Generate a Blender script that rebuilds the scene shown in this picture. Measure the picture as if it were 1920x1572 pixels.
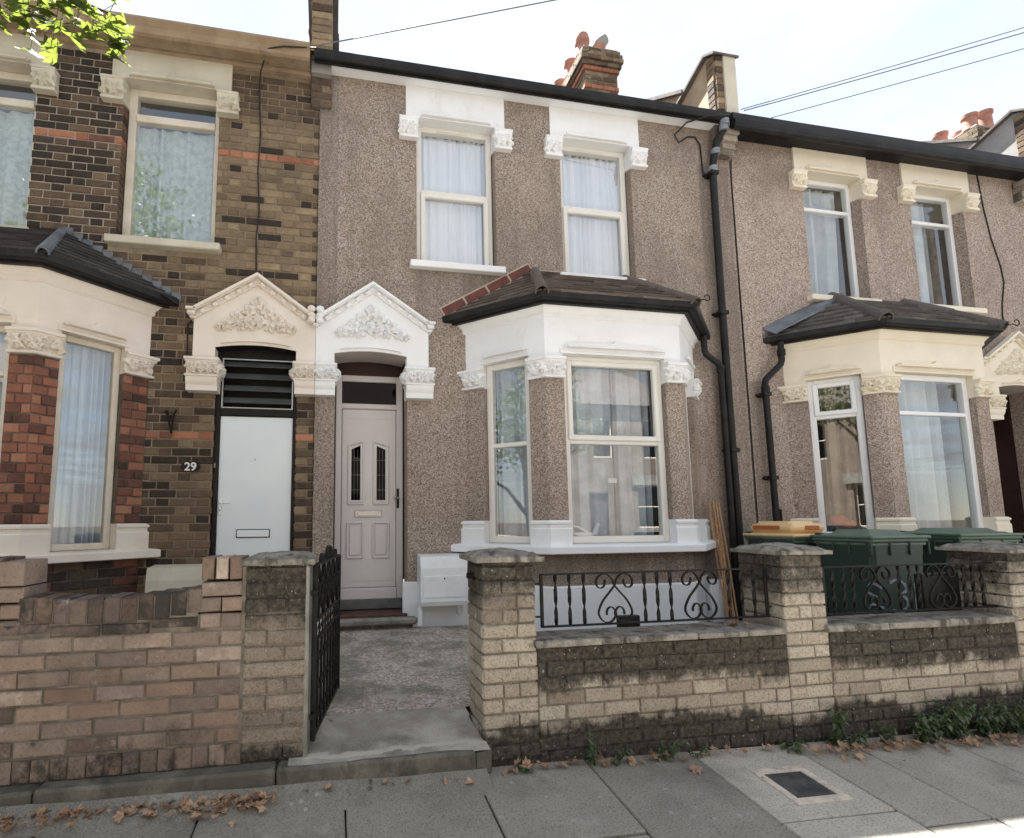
import bpy, math, random
from mathutils import Vector, Matrix, noise
for o in list(bpy.data.objects): bpy.data.objects.remove(o)
random.seed(31)
S = bpy.context.scene
COL = S.collection
R = random.uniform
V = Vector
PI = math.pi

# ------------------------------------------------------------------ camera
cam = bpy.data.cameras.new('camera'); camo = bpy.data.objects.new('camera', cam); COL.objects.link(camo)
cx, cy, cz = 0.19895, -5.05748, 1.45456
f_ = V((0.18515, 0.97644, 0.11086)); r_ = V((0.98262, -0.18545, -0.00770)); u_ = r_.cross(f_)
camo.matrix_world = Matrix(((r_.x, u_.x, -f_.x, cx), (r_.y, u_.y, -f_.y, cy), (r_.z, u_.z, -f_.z, cz), (0, 0, 0, 1)))
cam.sensor_fit = 'HORIZONTAL'; cam.sensor_width = 36.0; cam.lens = 980.19 / 1920 * 36
cam.shift_x = (960 - 813.2) / 1920; cam.shift_y = (867.65 - 786) / 1920
cam.clip_start = 0.05; cam.clip_end = 1500
S.camera = camo
CAM = V((cx, cy, cz))

# ------------------------------------------------------------------ light, sky, exposure
SUN_EL, SUN_AZ = math.radians(62.9), math.radians(-20)
W = bpy.data.worlds.new('World'); S.world = W; W.use_nodes = True
nt = W.node_tree; nt.nodes.clear()
def wn(t, **k):
    n = nt.nodes.new(t)
    for a, b in k.items(): setattr(n, a, b)
    return n
sky = wn('ShaderNodeTexSky'); sky.sky_type = 'NISHITA'; sky.sun_disc = False
sky.sun_elevation = SUN_EL; sky.sun_rotation = SUN_AZ; sky.air_density = 1.0; sky.dust_density = 0.0; sky.ozone_density = 1.0
tc = wn('ShaderNodeTexCoord')
sep = wn('ShaderNodeSeparateXYZ'); nt.links.new(tc.outputs['Generated'], sep.inputs[0])
zc = wn('ShaderNodeMath', operation='MAXIMUM'); nt.links.new(sep.outputs[2], zc.inputs[0]); zc.inputs[1].default_value = 0.06
dx = wn('ShaderNodeMath', operation='DIVIDE'); nt.links.new(sep.outputs[0], dx.inputs[0]); nt.links.new(zc.outputs[0], dx.inputs[1])
dy = wn('ShaderNodeMath', operation='DIVIDE'); nt.links.new(sep.outputs[1], dy.inputs[0]); nt.links.new(zc.outputs[0], dy.inputs[1])
cmb = wn('ShaderNodeCombineXYZ'); nt.links.new(dx.outputs[0], cmb.inputs[0]); nt.links.new(dy.outputs[0], cmb.inputs[1])
nz = wn('ShaderNodeTexNoise'); nz.inputs['Scale'].default_value = 1.15; nz.inputs['Detail'].default_value = 7; nz.inputs['Roughness'].default_value = 0.55
nt.links.new(cmb.outputs[0], nz.inputs['Vector'])
rp = wn('ShaderNodeValToRGB'); rp.color_ramp.elements[0].position = 0.36; rp.color_ramp.elements[1].position = 0.66
rp.color_ramp.elements[0].color = (0.55, 0.55, 0.55, 1); rp.color_ramp.elements[1].color = (1, 1, 1, 1)
nt.links.new(nz.outputs['Fac'], rp.inputs['Fac'])
mx = wn('ShaderNodeMix', data_type='RGBA')
nt.links.new(rp.outputs['Color'], mx.inputs['Factor']); nt.links.new(sky.outputs['Color'], mx.inputs['A'])
mx.inputs['B'].default_value = (2.62, 2.62, 2.64, 1)
bg = wn('ShaderNodeBackground'); bg.inputs['Strength'].default_value = 0.050
nt.links.new(mx.outputs['Result'], bg.inputs['Color'])
wo = wn('ShaderNodeOutputWorld'); nt.links.new(bg.outputs[0], wo.inputs[0])

sl = bpy.data.lights.new('sun', 'SUN'); sl.energy = 5.0; sl.angle = math.radians(0.6); sl.color = (1.0, 0.98, 0.95)
so = bpy.data.objects.new('sun', sl); COL.objects.link(so)
sd = V((math.sin(SUN_AZ) * math.cos(SUN_EL), math.cos(SUN_AZ) * math.cos(SUN_EL), math.sin(SUN_EL)))
so.rotation_euler = (-sd).to_track_quat('-Z', 'Y').to_euler(); so.location = sd * 40
S.view_settings.view_transform = 'Standard'; S.view_settings.look = 'None'
S.view_settings.exposure = 3.08; S.view_settings.gamma = 1.0; S.view_settings.use_curve_mapping = False
S.render.engine = 'CYCLES'
S.cycles.max_bounces = 6; S.cycles.diffuse_bounces = 4; S.cycles.glossy_bounces = 3; S.cycles.transparent_max_bounces = 16
S.cycles.caustics_reflective = False; S.cycles.caustics_refractive = False
S.cycles.sample_clamp_indirect = 6

# ------------------------------------------------------------------ materials
MATS = {}
class NT:
    def __init__(s, name):
        m = bpy.data.materials.new(name); m.use_nodes = True; s.m = m; s.t = m.node_tree; s.t.nodes.clear()
        s.out = s.n('ShaderNodeOutputMaterial'); s.b = s.n('ShaderNodeBsdfPrincipled'); s.l(s.b.outputs[0], s.out.inputs[0])
        s.pos = s.n('ShaderNodeNewGeometry').outputs['Position']; MATS[name] = m
    def n(s, t, **k):
        n = s.t.nodes.new(t)
        for a, b in k.items(): setattr(n, a, b)
        return n
    def l(s, a, b): s.t.links.new(a, b)
    def mapv(s, sc):
        n = s.n('ShaderNodeVectorMath', operation='MULTIPLY'); s.l(s.pos, n.inputs[0]); n.inputs[1].default_value = sc; return n.outputs[0]
    def noise(s, scale, detail=5, rough=.6, vec=None, off=0):
        n = s.n('ShaderNodeTexNoise'); n.inputs['Scale'].default_value = scale; n.inputs['Detail'].default_value = detail; n.inputs['Roughness'].default_value = rough
        v = vec or s.pos
        if off:
            a = s.n('ShaderNodeVectorMath', operation='ADD'); s.l(v, a.inputs[0]); a.inputs[1].default_value = (off, off * 1.7, off * .6); v = a.outputs[0]
        s.l(v, n.inputs['Vector']); return n.outputs['Fac']
    def rng(s, v, a, b, c=0., d=1.):
        n = s.n('ShaderNodeMapRange'); n.interpolation_type = 'SMOOTHSTEP'; s.l(v, n.inputs[0])
        for i, x in enumerate((a, b, c, d)): n.inputs[i + 1].default_value = x
        return n.outputs[0]
    def mix(s, f, a, b, blend='MIX'):
        n = s.n('ShaderNodeMix', data_type='RGBA', blend_type=blend)
        for sock, v in (('Factor', f), ('A', a), ('B', b)):
            i = n.inputs[sock]
            if isinstance(v, (int, float)): i.default_value = v
            elif isinstance(v, tuple): i.default_value = (*v[:3], 1)
            else: s.l(v, i)
        return n.outputs['Result']
    def math(s, op, a, b=0.):
        n = s.n('ShaderNodeMath', operation=op)
        for i, v in enumerate((a, b)):
            if isinstance(v, (int, float)): n.inputs[i].default_value = v
            else: s.l(v, n.inputs[i])
        return n.outputs[0]
    def ramp(s, f, stops):
        n = s.n('ShaderNodeValToRGB'); e = n.color_ramp.elements
        while len(e) < len(stops): e.new(.5)
        for x, (p, c) in zip(e, stops): x.position = p; x.color = (*c, 1)
        s.l(f, n.inputs[0]); return n.outputs[0]
    def attr(s, name, typ='OBJECT'):
        n = s.n('ShaderNodeAttribute'); n.attribute_type = typ; n.attribute_name = name; return n.outputs['Fac']
    def bump(s, h, strength, dist=.01):
        n = s.n('ShaderNodeBump'); n.inputs['Strength'].default_value = strength; n.inputs['Distance'].default_value = dist
        s.l(h, n.inputs['Height']); s.l(n.outputs[0], s.b.inputs['Normal'])
    def fin(s, col, rough=.7, spec=.3, metal=0.):
        if isinstance(col, tuple): s.b.inputs['Base Color'].default_value = (*col, 1)
        else: s.l(col, s.b.inputs['Base Color'])
        if isinstance(rough, (int, float)): s.b.inputs['Roughness'].default_value = rough
        else: s.l(rough, s.b.inputs['Roughness'])
        s.b.inputs['Specular IOR Level'].default_value = spec; s.b.inputs['Metallic'].default_value = metal
        return s.m

def plain(name, c, c2=None, scale=6, rough=.6, spec=.3, bump=.0, bscale=80, stain=None, lo=.35, hi=.65, metal=0., fine=0.):
    """paint, plastic, stone: base colour varied by two noises, optional streaky stain (colour, scale, lo, hi, amount)"""
    t = NT(name)
    col = t.mix(t.rng(t.noise(scale), lo, hi), c, c2 or tuple(x * .88 for x in c))
    if fine: col = t.mix(t.rng(t.noise(bscale * 1.3, 3), .3, .75, 0, fine), col, tuple(x * .45 for x in c))
    if stain:
        sc, ss, a, b, am = stain
        col = t.mix(t.rng(t.noise(ss, 7, .65, t.mapv((1, 1, .45)), 3.1), a, b, 0, am), col, sc)
    if bump: t.bump(t.noise(bscale, 4), bump, .004)
    return t.fin(col, rough, spec, metal)

def brickmat(name, stops, speck=.35, damp=(.028, .026, .024), efflo=0., bump=.6, var=.35, moss=None, dirt=.35):
    t = NT(name)
    tone = t.math('ADD', t.attr('tone'), t.attr('tone', 'GEOMETRY'))
    n1 = t.noise(14, 5)
    f = t.math('ADD', tone, t.math('MULTIPLY', t.math('SUBTRACT', n1, .5), var))
    col = t.ramp(f, stops)
    col = t.mix(t.rng(t.noise(75, 6, .75), .50, .68, 0, speck), col, tuple(x * .45 for x in stops[0][1]))
    col = t.mix(t.rng(t.noise(150, 3, .7, None, 5), .6, .75, 0, speck * .8), col, tuple(min(1, x * 1.5) for x in stops[-1][1]))
    col = t.mix(t.rng(t.noise(2.3, 6, .6, None, 7), .48, .72, 0, dirt), col, (.045, .04, .035))
    if efflo:
        oi = t.n('ShaderNodeObjectInfo').outputs['Random']
        col = t.mix(t.rng(oi, .55, 1, 0, .4), col, (.165, .125, .125)); col = t.mix(t.rng(oi, .30, .0, 0, .3), col, (.27, .165, .115))
    if efflo: col = t.mix(t.rng(t.noise(9, 6, .7, None, 2), .58, .72, 0, efflo), col, (.42, .40, .37))
    d = t.math('ADD', t.attr('damp'), t.attr('damp', 'GEOMETRY'))
    d2 = t.math('ADD', d, t.math('MULTIPLY', t.math('SUBTRACT', t.noise(8, 9, .75, t.mapv((1, 1, .8)), 1), .5), 2.6))
    col = t.mix(t.rng(t.math('MULTIPLY', d2, t.math('MINIMUM', t.math('MULTIPLY', d, 3.0), 1.0)), .30, .85, 0, .88), col, damp)
    if moss: col = t.mix(t.math('MULTIPLY', t.rng(t.noise(22, 6, .7, None, 9), .55, .7), t.rng(d, .55, .95, 0, .7)), col, moss)
    t.bump(t.math('ADD', t.noise(60, 6, .7), t.math('MULTIPLY', t.noise(18, 3), .7)), bump, .008)
    return t.fin(col, .9, .2)

def pebblemat(name, tint=(1, 1, 1), scale=82, runs=()):
    t = NT(name)
    v = t.n('ShaderNodeTexVoronoi'); v.inputs['Scale'].default_value = scale; t.l(t.pos, v.inputs['Vector'])
    sx = t.n('ShaderNodeSeparateXYZ'); t.l(v.outputs['Color'], sx.inputs[0])
    T = lambda *c: tuple(a * b for a, b in zip(c, tint))
    col = t.ramp(sx.outputs[0], [(0, T(.13, .098, .080)), (.18, T(.205, .158, .130)), (.42, T(.285, .227, .192)), (.62, T(.34, .282, .243)), (.82, T(.40, .345, .305)), (1, T(.48, .435, .40))])
    w = t.rng(t.noise(1.1, 7, .62, t.mapv((1, 1, .55))), .42, .70, 0, .5)
    col = t.mix(w, col, T(.13, .10, .085), 'MULTIPLY') if False else t.mix(w, col, T(.15, .115, .092))
    col = t.mix(t.rng(t.noise(1.0, 6, .7, t.mapv((5, 1, .30)), 6), .52, .72, 0, .30), col, T(.13, .105, .09))
    col = t.mix(t.rng(t.noise(.9, 4, .6, None, 12), .55, .68, 0, .30), col, T(.42, .345, .285))
    sp = t.n('ShaderNodeSeparateXYZ'); t.l(t.pos, sp.inputs[0])
    sn = t.noise(1.0, 6, .7, t.mapv((9, 3, .5)), 21)
    for c, hw, zt, ln in runs:  # dirt washed down below sills, pipes and ledges
        ax = t.math('ABSOLUTE', t.math('SUBTRACT', sp.outputs[0], c))
        dz = t.math('ADD', sp.outputs[2], t.math('MULTIPLY', sn, ln * .6))
        k = t.math('MULTIPLY', t.math('MULTIPLY', t.rng(ax, hw * 1.05, hw * .85), t.rng(dz, zt - ln * .75, zt + ln * .05)), t.rng(sp.outputs[2], zt + .02, zt))
        col = t.mix(t.math('MULTIPLY', k, t.rng(sn, .35, .65, .25, .62)), col, T(.125, .108, .092))
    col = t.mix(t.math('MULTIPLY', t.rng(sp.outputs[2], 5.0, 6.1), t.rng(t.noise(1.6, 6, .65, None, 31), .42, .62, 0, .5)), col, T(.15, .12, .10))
    t.bump(t.math('SUBTRACT', 1.0, t.math('MULTIPLY', v.outputs['Distance'], 1.0)), .9, .006)
    return t.fin(col, .88, .25)

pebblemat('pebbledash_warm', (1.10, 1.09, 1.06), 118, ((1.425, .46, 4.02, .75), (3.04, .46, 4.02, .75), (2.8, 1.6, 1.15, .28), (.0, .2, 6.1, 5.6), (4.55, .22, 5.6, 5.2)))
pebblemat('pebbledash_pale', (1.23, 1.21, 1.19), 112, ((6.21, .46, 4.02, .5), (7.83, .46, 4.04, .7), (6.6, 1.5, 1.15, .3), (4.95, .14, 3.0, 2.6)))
plain('white_paint', (.80, .81, .82), (.765, .77, .775), 3, .55, .3, .25, 40, ((.45, .43, .38), 5, .55, .82, .4))
plain('cream_paint', (.74, .68, .61), (.69, .62, .54), 2.5, .6, .3, .3, 40, ((.33, .29, .24), 6, .62, .85, .4))
plain('aged_cream', (.58, .54, .44), (.50, .46, .37), 2.5, .65, .3, .3, 40, ((.24, .21, .16), 5, .55, .82, .5))
plain('ivory_paint', (.78, .72, .60), (.74, .67, .54), 3, .55, .3, .25, 40, ((.42, .37, .29), 5, .64, .86, .35))
plain('tan_paint', (.33, .245, .16), (.25, .18, .115), 4, .7, .25, .4, 50, ((.10, .08, .06), 5, .5, .75, .6))
plain('upvc_white', (.80, .81, .82), (.77, .78, .79), 2, .3, .45)
plain('upvc_ivory', (.74, .72, .67), (.70, .68, .63), 2, .32, .45)
plain('timber_cream', (.66, .60, .51), (.58, .52, .43), 7, .5, .35, .2, 60, ((.28, .23, .18), 8, .6, .8, .5))
plain('quarry_tile', (.10, .05, .04), (.065, .036, .03), 9, .6, .3, .2, 60)
plain('taupe_door', (.63, .59, .58), (.60, .56, .55), 3, .38, .4)
plain('white_door', (.74, .78, .80), (.70, .75, .78), 2, .35, .4)
plain('gloss_black', (.007, .0065, .0065), (.012, .011, .010), 9, .4, .22, .1, 60)
plain('black_plastic', (.010, .010, .0105), (.020, .019, .019), 6, .5, .22, .15, 50, ((.09, .085, .08), 9, .64, .8, .3))
plain('iron_black', (.006, .006, .0065), (.014, .012, .011), 30, .55, .18, .3, 120)
plain('collar_grey', (.23, .25, .28), None, 9, .5, .4)
plain('louvre_grey', (.11, .12, .12), (.075, .08, .08), 9, .35, .5)
plain('alloy', (.55, .56, .57), (.45, .46, .47), 20, .3, .5, metal=.9)
plain('maroon_board', (.036, .013, .011), (.026, .010, .009), 8, .5, .4)
plain('porch_soffit', (.46, .41, .38), (.42, .37, .35), 5, .7)
plain('red_tile', (.17, .055, .04), (.11, .04, .032), 9, .6, .3, .2, 60)
plain('stone_grey', (.30, .29, .255), (.18, .175, .15), 7, .85, .2, .5, 70, ((.09, .085, .07), 6, .5, .75, .7), fine=.4)
plain('kerb_grime', (.19, .18, .15), (.10, .097, .08), 5, .9, .2, .8, 70, ((.045, .045, .036), 7, .46, .7, .8), fine=.5)
plain('coping_dark', (.15, .13, .115), (.09, .08, .072), 6, .9, .2, .6, 60)
plain('coping_stone', (.32, .295, .255), (.17, .16, .14), 16, .92, .15, .9, 90, ((.045, .042, .036), 11, .48, .66, .85), fine=.6)
plain('lead', (.17, .185, .21), (.10, .11, .125), 5, .5, .4, .3, 20, ((.45, .47, .5), 4, .6, .8, .5))
plain('terracotta', (.40, .20, .15), (.30, .15, .115), 6, .8, .2, .3, 40)
plain('plaster_tan', (.42, .32, .215), (.34, .25, .165), 3, .9, .2, .6, 40, ((.12, .09, .07), 3, .55, .8, .6))
plain('plaster_grey', (.34, .33, .31), (.27, .26, .25), 3, .9, .2, .5, 40)
plain('mortar_pale', (.40, .35, .29), (.30, .26, .21), 12, .95, .1, .8, 120, fine=.3)
plain('mortar_warm', (.27, .225, .165), (.19, .155, .115), 5, .95, .1, .8, 120, fine=.3)
plain('mortar_dark', (.19, .165, .135), (.095, .085, .07), 9, .95, .1, .8, 120)
plain('room_grey', (.20, .20, .20), (.16, .16, .16), 2, .9)
plain('tile_joint', (.50, .42, .33), None, 9, .9)
plain('bin_green', (.030, .052, .040), (.024, .042, .033), 5, .48, .4, .15, 30, ((.07, .085, .07), 7, .6, .8, .4))
plain('bin_lid_green', (.10, .155, .115), (.08, .125, .092), 6, .42, .45, .15, 30, ((.16, .18, .15), 9, .58, .8, .4))
plain('bin_amber', (.74, .53, .27), (.70, .49, .25), 4, .42, .4)
plain('bin_orange', (.45, .13, .04), None, 4, .5, .4)
plain('white_daub', (.36, .39, .42), (.18, .21, .22), 20, .8)
plain('cane', (.46, .28, .14), (.36, .20, .10), 25, .6, .3, .3, 60)
plain('asphalt', (.165, .162, .158), (.13, .128, .125), 3, .92, .2, .8, 160, fine=.3)
plain('soil', (.07, .055, .04), (.04, .032, .024), 6, .95, .1, .8, 40)
plain('number_white', (.75, .74, .72), None, 9, .5)
plain('opposite_wall', (.19, .15, .115), (.14, .11, .085), 2, .9)
plain('opposite_roof', (.12, .10, .09), (.09, .075, .07), 5, .8)
plain('bark', (.11, .09, .07), (.06, .05, .04), 12, .95, .1, .9, 40)
plain('cable_black', (.02, .02, .02), None, 9, .6)
plain('wire_grey', (.16, .16, .17), None, 9, .6)
plain('curtain_white', (.84, .85, .86), (.80, .81, .83), 3, .9)
plain('curtain_grey', (.50, .53, .53), (.40, .43, .43), 4, .9)
plain('curtain_lace', (.46, .52, .49), (.34, .40, .37), 17, .9, lo=.40, hi=.62)
plain('blind_fabric', (.52, .58, .64), (.45, .51, .57), 4, .85)
plain('curtain_dim', (.56, .61, .66), (.44, .48, .52), 5, .9)
plain('mortar_buff', (.30, .25, .185), (.17, .145, .11), 7, .95, .1, .8, 120, fine=.3)
plain('cover_paint', (.66, .58, .48), (.50, .44, .37), 20, .8, .2, .4, 70, ((.12, .11, .10), 12, .5, .75, .7), fine=.3)
plain('black_tar', (.045, .045, .047), (.085, .083, .08), 14, .85, .2, .8, 120)
plain('curtain_gold', (.34, .28, .20), (.24, .20, .14), 4, .9)
plain('red_plastic', (.55, .12, .07), None, 4, .5)
plain('white_plastic', (.80, .83, .84), None, 4, .35, .4)

LB = [(0, (.034, .027, .023)), (.25, (.068, .049, .038)), (.5, (.145, .101, .068)), (.72, (.222, .166, .108)), (.88, (.30, .228, .145)), (1, (.36, .28, .19))]
brickmat('stock_brick', LB, .5, var=.5)
brickmat('orange_brick', [(0, (.22, .085, .05)), (.5, (.36, .15, .09)), (1, (.44, .21, .13))], .3)
brickmat('bay_red_brick', [(0, (.06, .036, .030)), (.3, (.16, .072, .054)), (.6, (.285, .122, .080)), (1, (.38, .19, .125))], .35, var=.5)
brickmat('garden_brick', [(0, (.075, .058, .048)), (.3, (.155, .120, .098)), (.6, (.225, .175, .142)), (.85, (.295, .232, .188)), (1, (.42, .345, .28))], .45, efflo=.45, var=.6, dirt=.55, moss=(.06, .065, .045))
brickmat('roof_tile', [(0, (.075, .060, .052)), (.5, (.135, .108, .093)), (1, (.20, .165, .14))], .4, var=.6)
brickmat('roof_tile_grey', [(0, (.065, .06, .056)), (.5, (.125, .115, .106)), (1, (.20, .185, .17))], .4, var=.6)
brickmat('slate', [(0, (.035, .033, .035)), (.5, (.065, .06, .062)), (1, (.10, .095, .095))], .3, var=.5)

def h1mortar():
    t = NT('mortar_house')
    s = t.n('ShaderNodeSeparateXYZ'); t.l(t.pos, s.inputs[0])
    x = t.math('ADD', s.outputs[0], t.math('MULTIPLY', t.math('SUBTRACT', t.noise(2, 4), .5), .8))
    col = t.mix(t.rng(x, -2.0, -1.0), (.36, .31, .25), (.24, .19, .13))
    col = t.mix(t.rng(t.noise(7, 6, .7), .4, .7, 0, .6), col, (.13, .105, .08))
    t.bump(t.noise(120, 4), .8, .004); t.fin(col, .95, .1)
h1mortar()
def buff(name, stops, brick=True):
    t = NT(name)
    n1 = t.noise(13, 7, .7)
    if brick:
        f = t.math('ADD', t.math('ADD', t.attr('tone'), t.attr('tone', 'GEOMETRY')), t.math('MULTIPLY', t.math('SUBTRACT', n1, .5), .7))
    else: f = n1
    col = t.ramp(f, stops)
    col = t.mix(t.rng(t.noise(85, 6, .78), .48, .66, 0, .75), col, (.075, .062, .05))
    col = t.mix(t.rng(t.noise(140, 3, .7, None, 5), .60, .72, 0, .6), col, (.62, .56, .46))
    s = t.n('ShaderNodeSeparateXYZ'); t.l(t.pos, s.inputs[0])
    z = t.math('ADD', s.outputs[2], t.math('MULTIPLY', t.math('SUBTRACT', t.noise(2.4, 7, .68, t.mapv((1, 1, .6)), 3), .5), .42))
    dp = t.math('ADD', t.attr('damp'), t.attr('damp', 'GEOMETRY')); pr_ = t.math('ADD', t.attr('pier'), t.attr('pier', 'GEOMETRY'))
    hi = t.math('MULTIPLY', t.rng(z, .47, .66), t.math('SUBTRACT', 1.0, pr_)); hp = t.math('MULTIPLY', t.rng(z, .84, 1.12, 0, .75), pr_)
    lo = t.rng(z, .42, .29)
    g = t.math('MULTIPLY', t.math('MAXIMUM', t.math('MAXIMUM', hi, hp), lo), dp)
    g2 = t.math('ADD', g, t.math('MULTIPLY', t.math('SUBTRACT', t.noise(14, 12, .82, t.mapv((1, 1, .8)), 1), .5), 1.55))
    m = t.rng(g2, .10, .72, 0, .94)
    m = t.math('MULTIPLY', m, t.rng(g, .0, .3, .35, 1))
    col = t.mix(m, col, t.mix(t.rng(t.noise(42, 6, .75), .35, .68), (.018, .016, .014), (.095, .082, .068)))
    col = t.mix(t.math('MULTIPLY', t.rng(t.noise(24, 6, .7, None, 9), .52, .7), t.rng(g, .6, 1., 0, .55)), col, (.055, .065, .032))
    col = t.mix(t.math('MULTIPLY', t.rng(t.noise(46, 3, .6, None, 19), .67, .72), t.rng(g, .2, .8, 0, .9)), col, (.42, .42, .36))
    t.bump(t.math('ADD', t.noise(55, 7, .75), t.math('MULTIPLY', t.noise(20, 3), .8)), 1.3, .009)
    t.fin(col, .92, .2)
buff('buff_brick', [(0, (.19, .158, .128)), (.35, (.31, .267, .213)), (.7, (.42, .37, .30)), (1, (.53, .475, .39))])
buff('buff_mortar', [(.3, (.15, .125, .095)), (.7, (.30, .255, .195))], False)
def paving():
    t = NT('paving_slab')
    tone = t.attr('tone')
    col = t.ramp(t.math('ADD', tone, t.math('MULTIPLY', t.math('SUBTRACT', t.noise(4, 6), .5), .5)), [(0, (.185, .173, .148)), (.5, (.34, .315, .268)), (1, (.54, .50, .43))])
    col = t.mix(t.rng(t.noise(120, 4, .8), .48, .66, 0, .65), col, (.05, .05, .048))
    col = t.mix(t.rng(t.noise(130, 4, .8, None, 4), .55, .68, 0, .6), col, (.46, .45, .43))
    col = t.mix(t.rng(t.noise(5, 8, .75, None, 14), .56, .66, 0, .5), col, (.36, .35, .32))
    v = t.n('ShaderNodeTexVoronoi'); v.inputs['Scale'].default_value = 9; t.l(t.pos, v.inputs['Vector'])
    col = t.mix(t.rng(v.outputs['Distance'], .07, .13, .5, 0), col, (.40, .395, .37))
    col = t.mix(t.rng(t.noise(1.7, 7, .65, None, 8), .5, .75, 0, .4), col, (.055, .053, .048))
    t.bump(t.noise(140, 5, .7), .7, .004)
    return t.fin(col, .9, .25)
paving()

def pathmat():
    t = NT('worn_concrete')
    col = t.mix(t.rng(t.noise(3.2, 7, .6), .36, .66), (.26, .24, .205), (.46, .43, .37))
    col = t.mix(t.rng(t.noise(2.1, 5, .6, None, 4), .5, .68, 0, .6), col, (.085, .09, .065))
    col = t.mix(t.rng(t.noise(160, 3, .7), .5, .7, 0, .5), col, (.06, .055, .05))
    s = t.n('ShaderNodeSeparateXYZ'); t.l(t.pos, s.inputs[0])
    w = t.math('ADD', s.outputs[1], t.math('MULTIPLY', t.math('SUBTRACT', t.noise(4.5, 6, .65, None, 2), .5), .22))
    a = t.rng(w, -2.375, -2.360); b = t.rng(w, -2.335, -2.31, 1, 0)
    col = t.mix(t.math('MULTIPLY', t.math('MULTIPLY', a, b), .85), col, (.47, .44, .37))
    t.bump(t.noise(110, 5, .7), .7, .005)
    t.fin(col, .92, .2)
    t = NT('pebbly_concrete')
    v = t.n('ShaderNodeTexVoronoi'); v.inputs['Scale'].default_value = 75; t.l(t.pos, v.inputs['Vector'])
    sx = t.n('ShaderNodeSeparateXYZ'); t.l(v.outputs['Color'], sx.inputs[0])
    col = t.ramp(sx.outputs[0], [(0, (.20, .17, .14)), (.4, (.34, .295, .25)), (.75, (.45, .395, .34)), (1, (.56, .50, .44))])
    col = t.mix(t.rng(t.noise(2.4, 8, .7), .42, .60, 0, .8), col, (.155, .15, .112))
    col = t.mix(t.rng(t.noise(4.5, 8, .72, None, 3), .52, .64, 0, .75), col, (.40, .375, .33))
    t.bump(v.outputs['Distance'], .8, .006)
    t.fin(col, .92, .2)
pathmat()

def glassmat(name, tint=(1, 1, 1), refl=1.0):
    t = NT(name); t.t.nodes.remove(t.b)
    lw = t.n('ShaderNodeLayerWeight'); lw.inputs['Blend'].default_value = .5
    f = t.math('MINIMUM', t.math('ADD', refl, t.math('MULTIPLY', t.math('POWER', lw.outputs['Facing'], 4.0), .85)), 1.0)
    tr = t.n('ShaderNodeBsdfTransparent'); tr.inputs[0].default_value = (*tint, 1)
    gl = t.n('ShaderNodeBsdfGlossy'); gl.inputs['Roughness'].default_value = 0.0; gl.inputs[0].default_value = (.96, .98, 1, 1)
    m = t.n('ShaderNodeMixShader'); t.l(f, m.inputs[0]); t.l(tr.outputs[0], m.inputs[1]); t.l(gl.outputs[0], m.inputs[2])
    bn = t.n('ShaderNodeBump'); bn.inputs['Strength'].default_value = .05; bn.inputs['Distance'].default_value = .004
    t.l(t.noise(1.3, 1), bn.inputs['Height']); t.l(bn.outputs[0], gl.inputs['Normal'])
    t.l(m.outputs[0], t.out.inputs[0])
glassmat('window_glass', (.93, .95, .95), .15); glassmat('dark_glass', (.04, .042, .045), .012); glassmat('sky_glass', (.95, .97, .98), .27)

def leafmat(name, c, ct, trans=.55):
    t = NT(name); t.t.nodes.remove(t.b)
    d = t.n('ShaderNodeBsdfDiffuse'); tl = t.n('ShaderNodeBsdfTranslucent'); g = t.n('ShaderNodeBsdfGlossy'); g.inputs['Roughness'].default_value = .35
    f = t.rng(t.noise(9, 3), .35, .65)
    t.l(t.mix(f, c, tuple(x * .6 for x in c)), d.inputs[0]); t.l(t.mix(f, ct, tuple(x * .75 for x in ct)), tl.inputs[0])
    m = t.n('ShaderNodeMixShader'); m.inputs[0].default_value = trans; t.l(d.outputs[0], m.inputs[1]); t.l(tl.outputs[0], m.inputs[2])
    m2 = t.n('ShaderNodeMixShader'); m2.inputs[0].default_value = .05; t.l(m.outputs[0], m2.inputs[1]); t.l(g.outputs[0], m2.inputs[2])
    t.l(m2.outputs[0], t.out.inputs[0])
leafmat('maple_leaf', (.055, .085, .025), (.23, .29, .045), .45); leafmat('crown_leaf', (.035, .07, .018), (.12, .2, .03), .4)
leafmat('weed_leaf', (.10, .14, .07), (.13, .18, .06), .3)
plain('dry_leaf', (.42, .29, .195), (.24, .15, .098), 14, .8, .2)
# ------------------------------------------------------------------ mesh helpers
WO = {}
def worigin(o): return WO.get(o.name, V((0, 0, 0))) if o else V((0, 0, 0))
def tag(o, label=None, cat=None, group=None, kind=None):
    for k, v in (('label', label), ('category', cat), ('group', group), ('kind', kind)):
        if v: o[k] = v
    return o
def thing(name, loc, label, cat, group=None):
    o = bpy.data.objects.new(name, None); o.empty_display_size = .1; COL.objects.link(o); o.location = loc; WO[o.name] = V(loc)
    return tag(o, label, cat, group)
def link(name, me, parent, loc=None):
    o = bpy.data.objects.new(name, me); COL.objects.link(o)
    if parent: o.parent = parent
    WO[o.name] = V(loc) if loc is not None else V(worigin(parent))
    o.location = WO[o.name] - worigin(parent)
    return o

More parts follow.
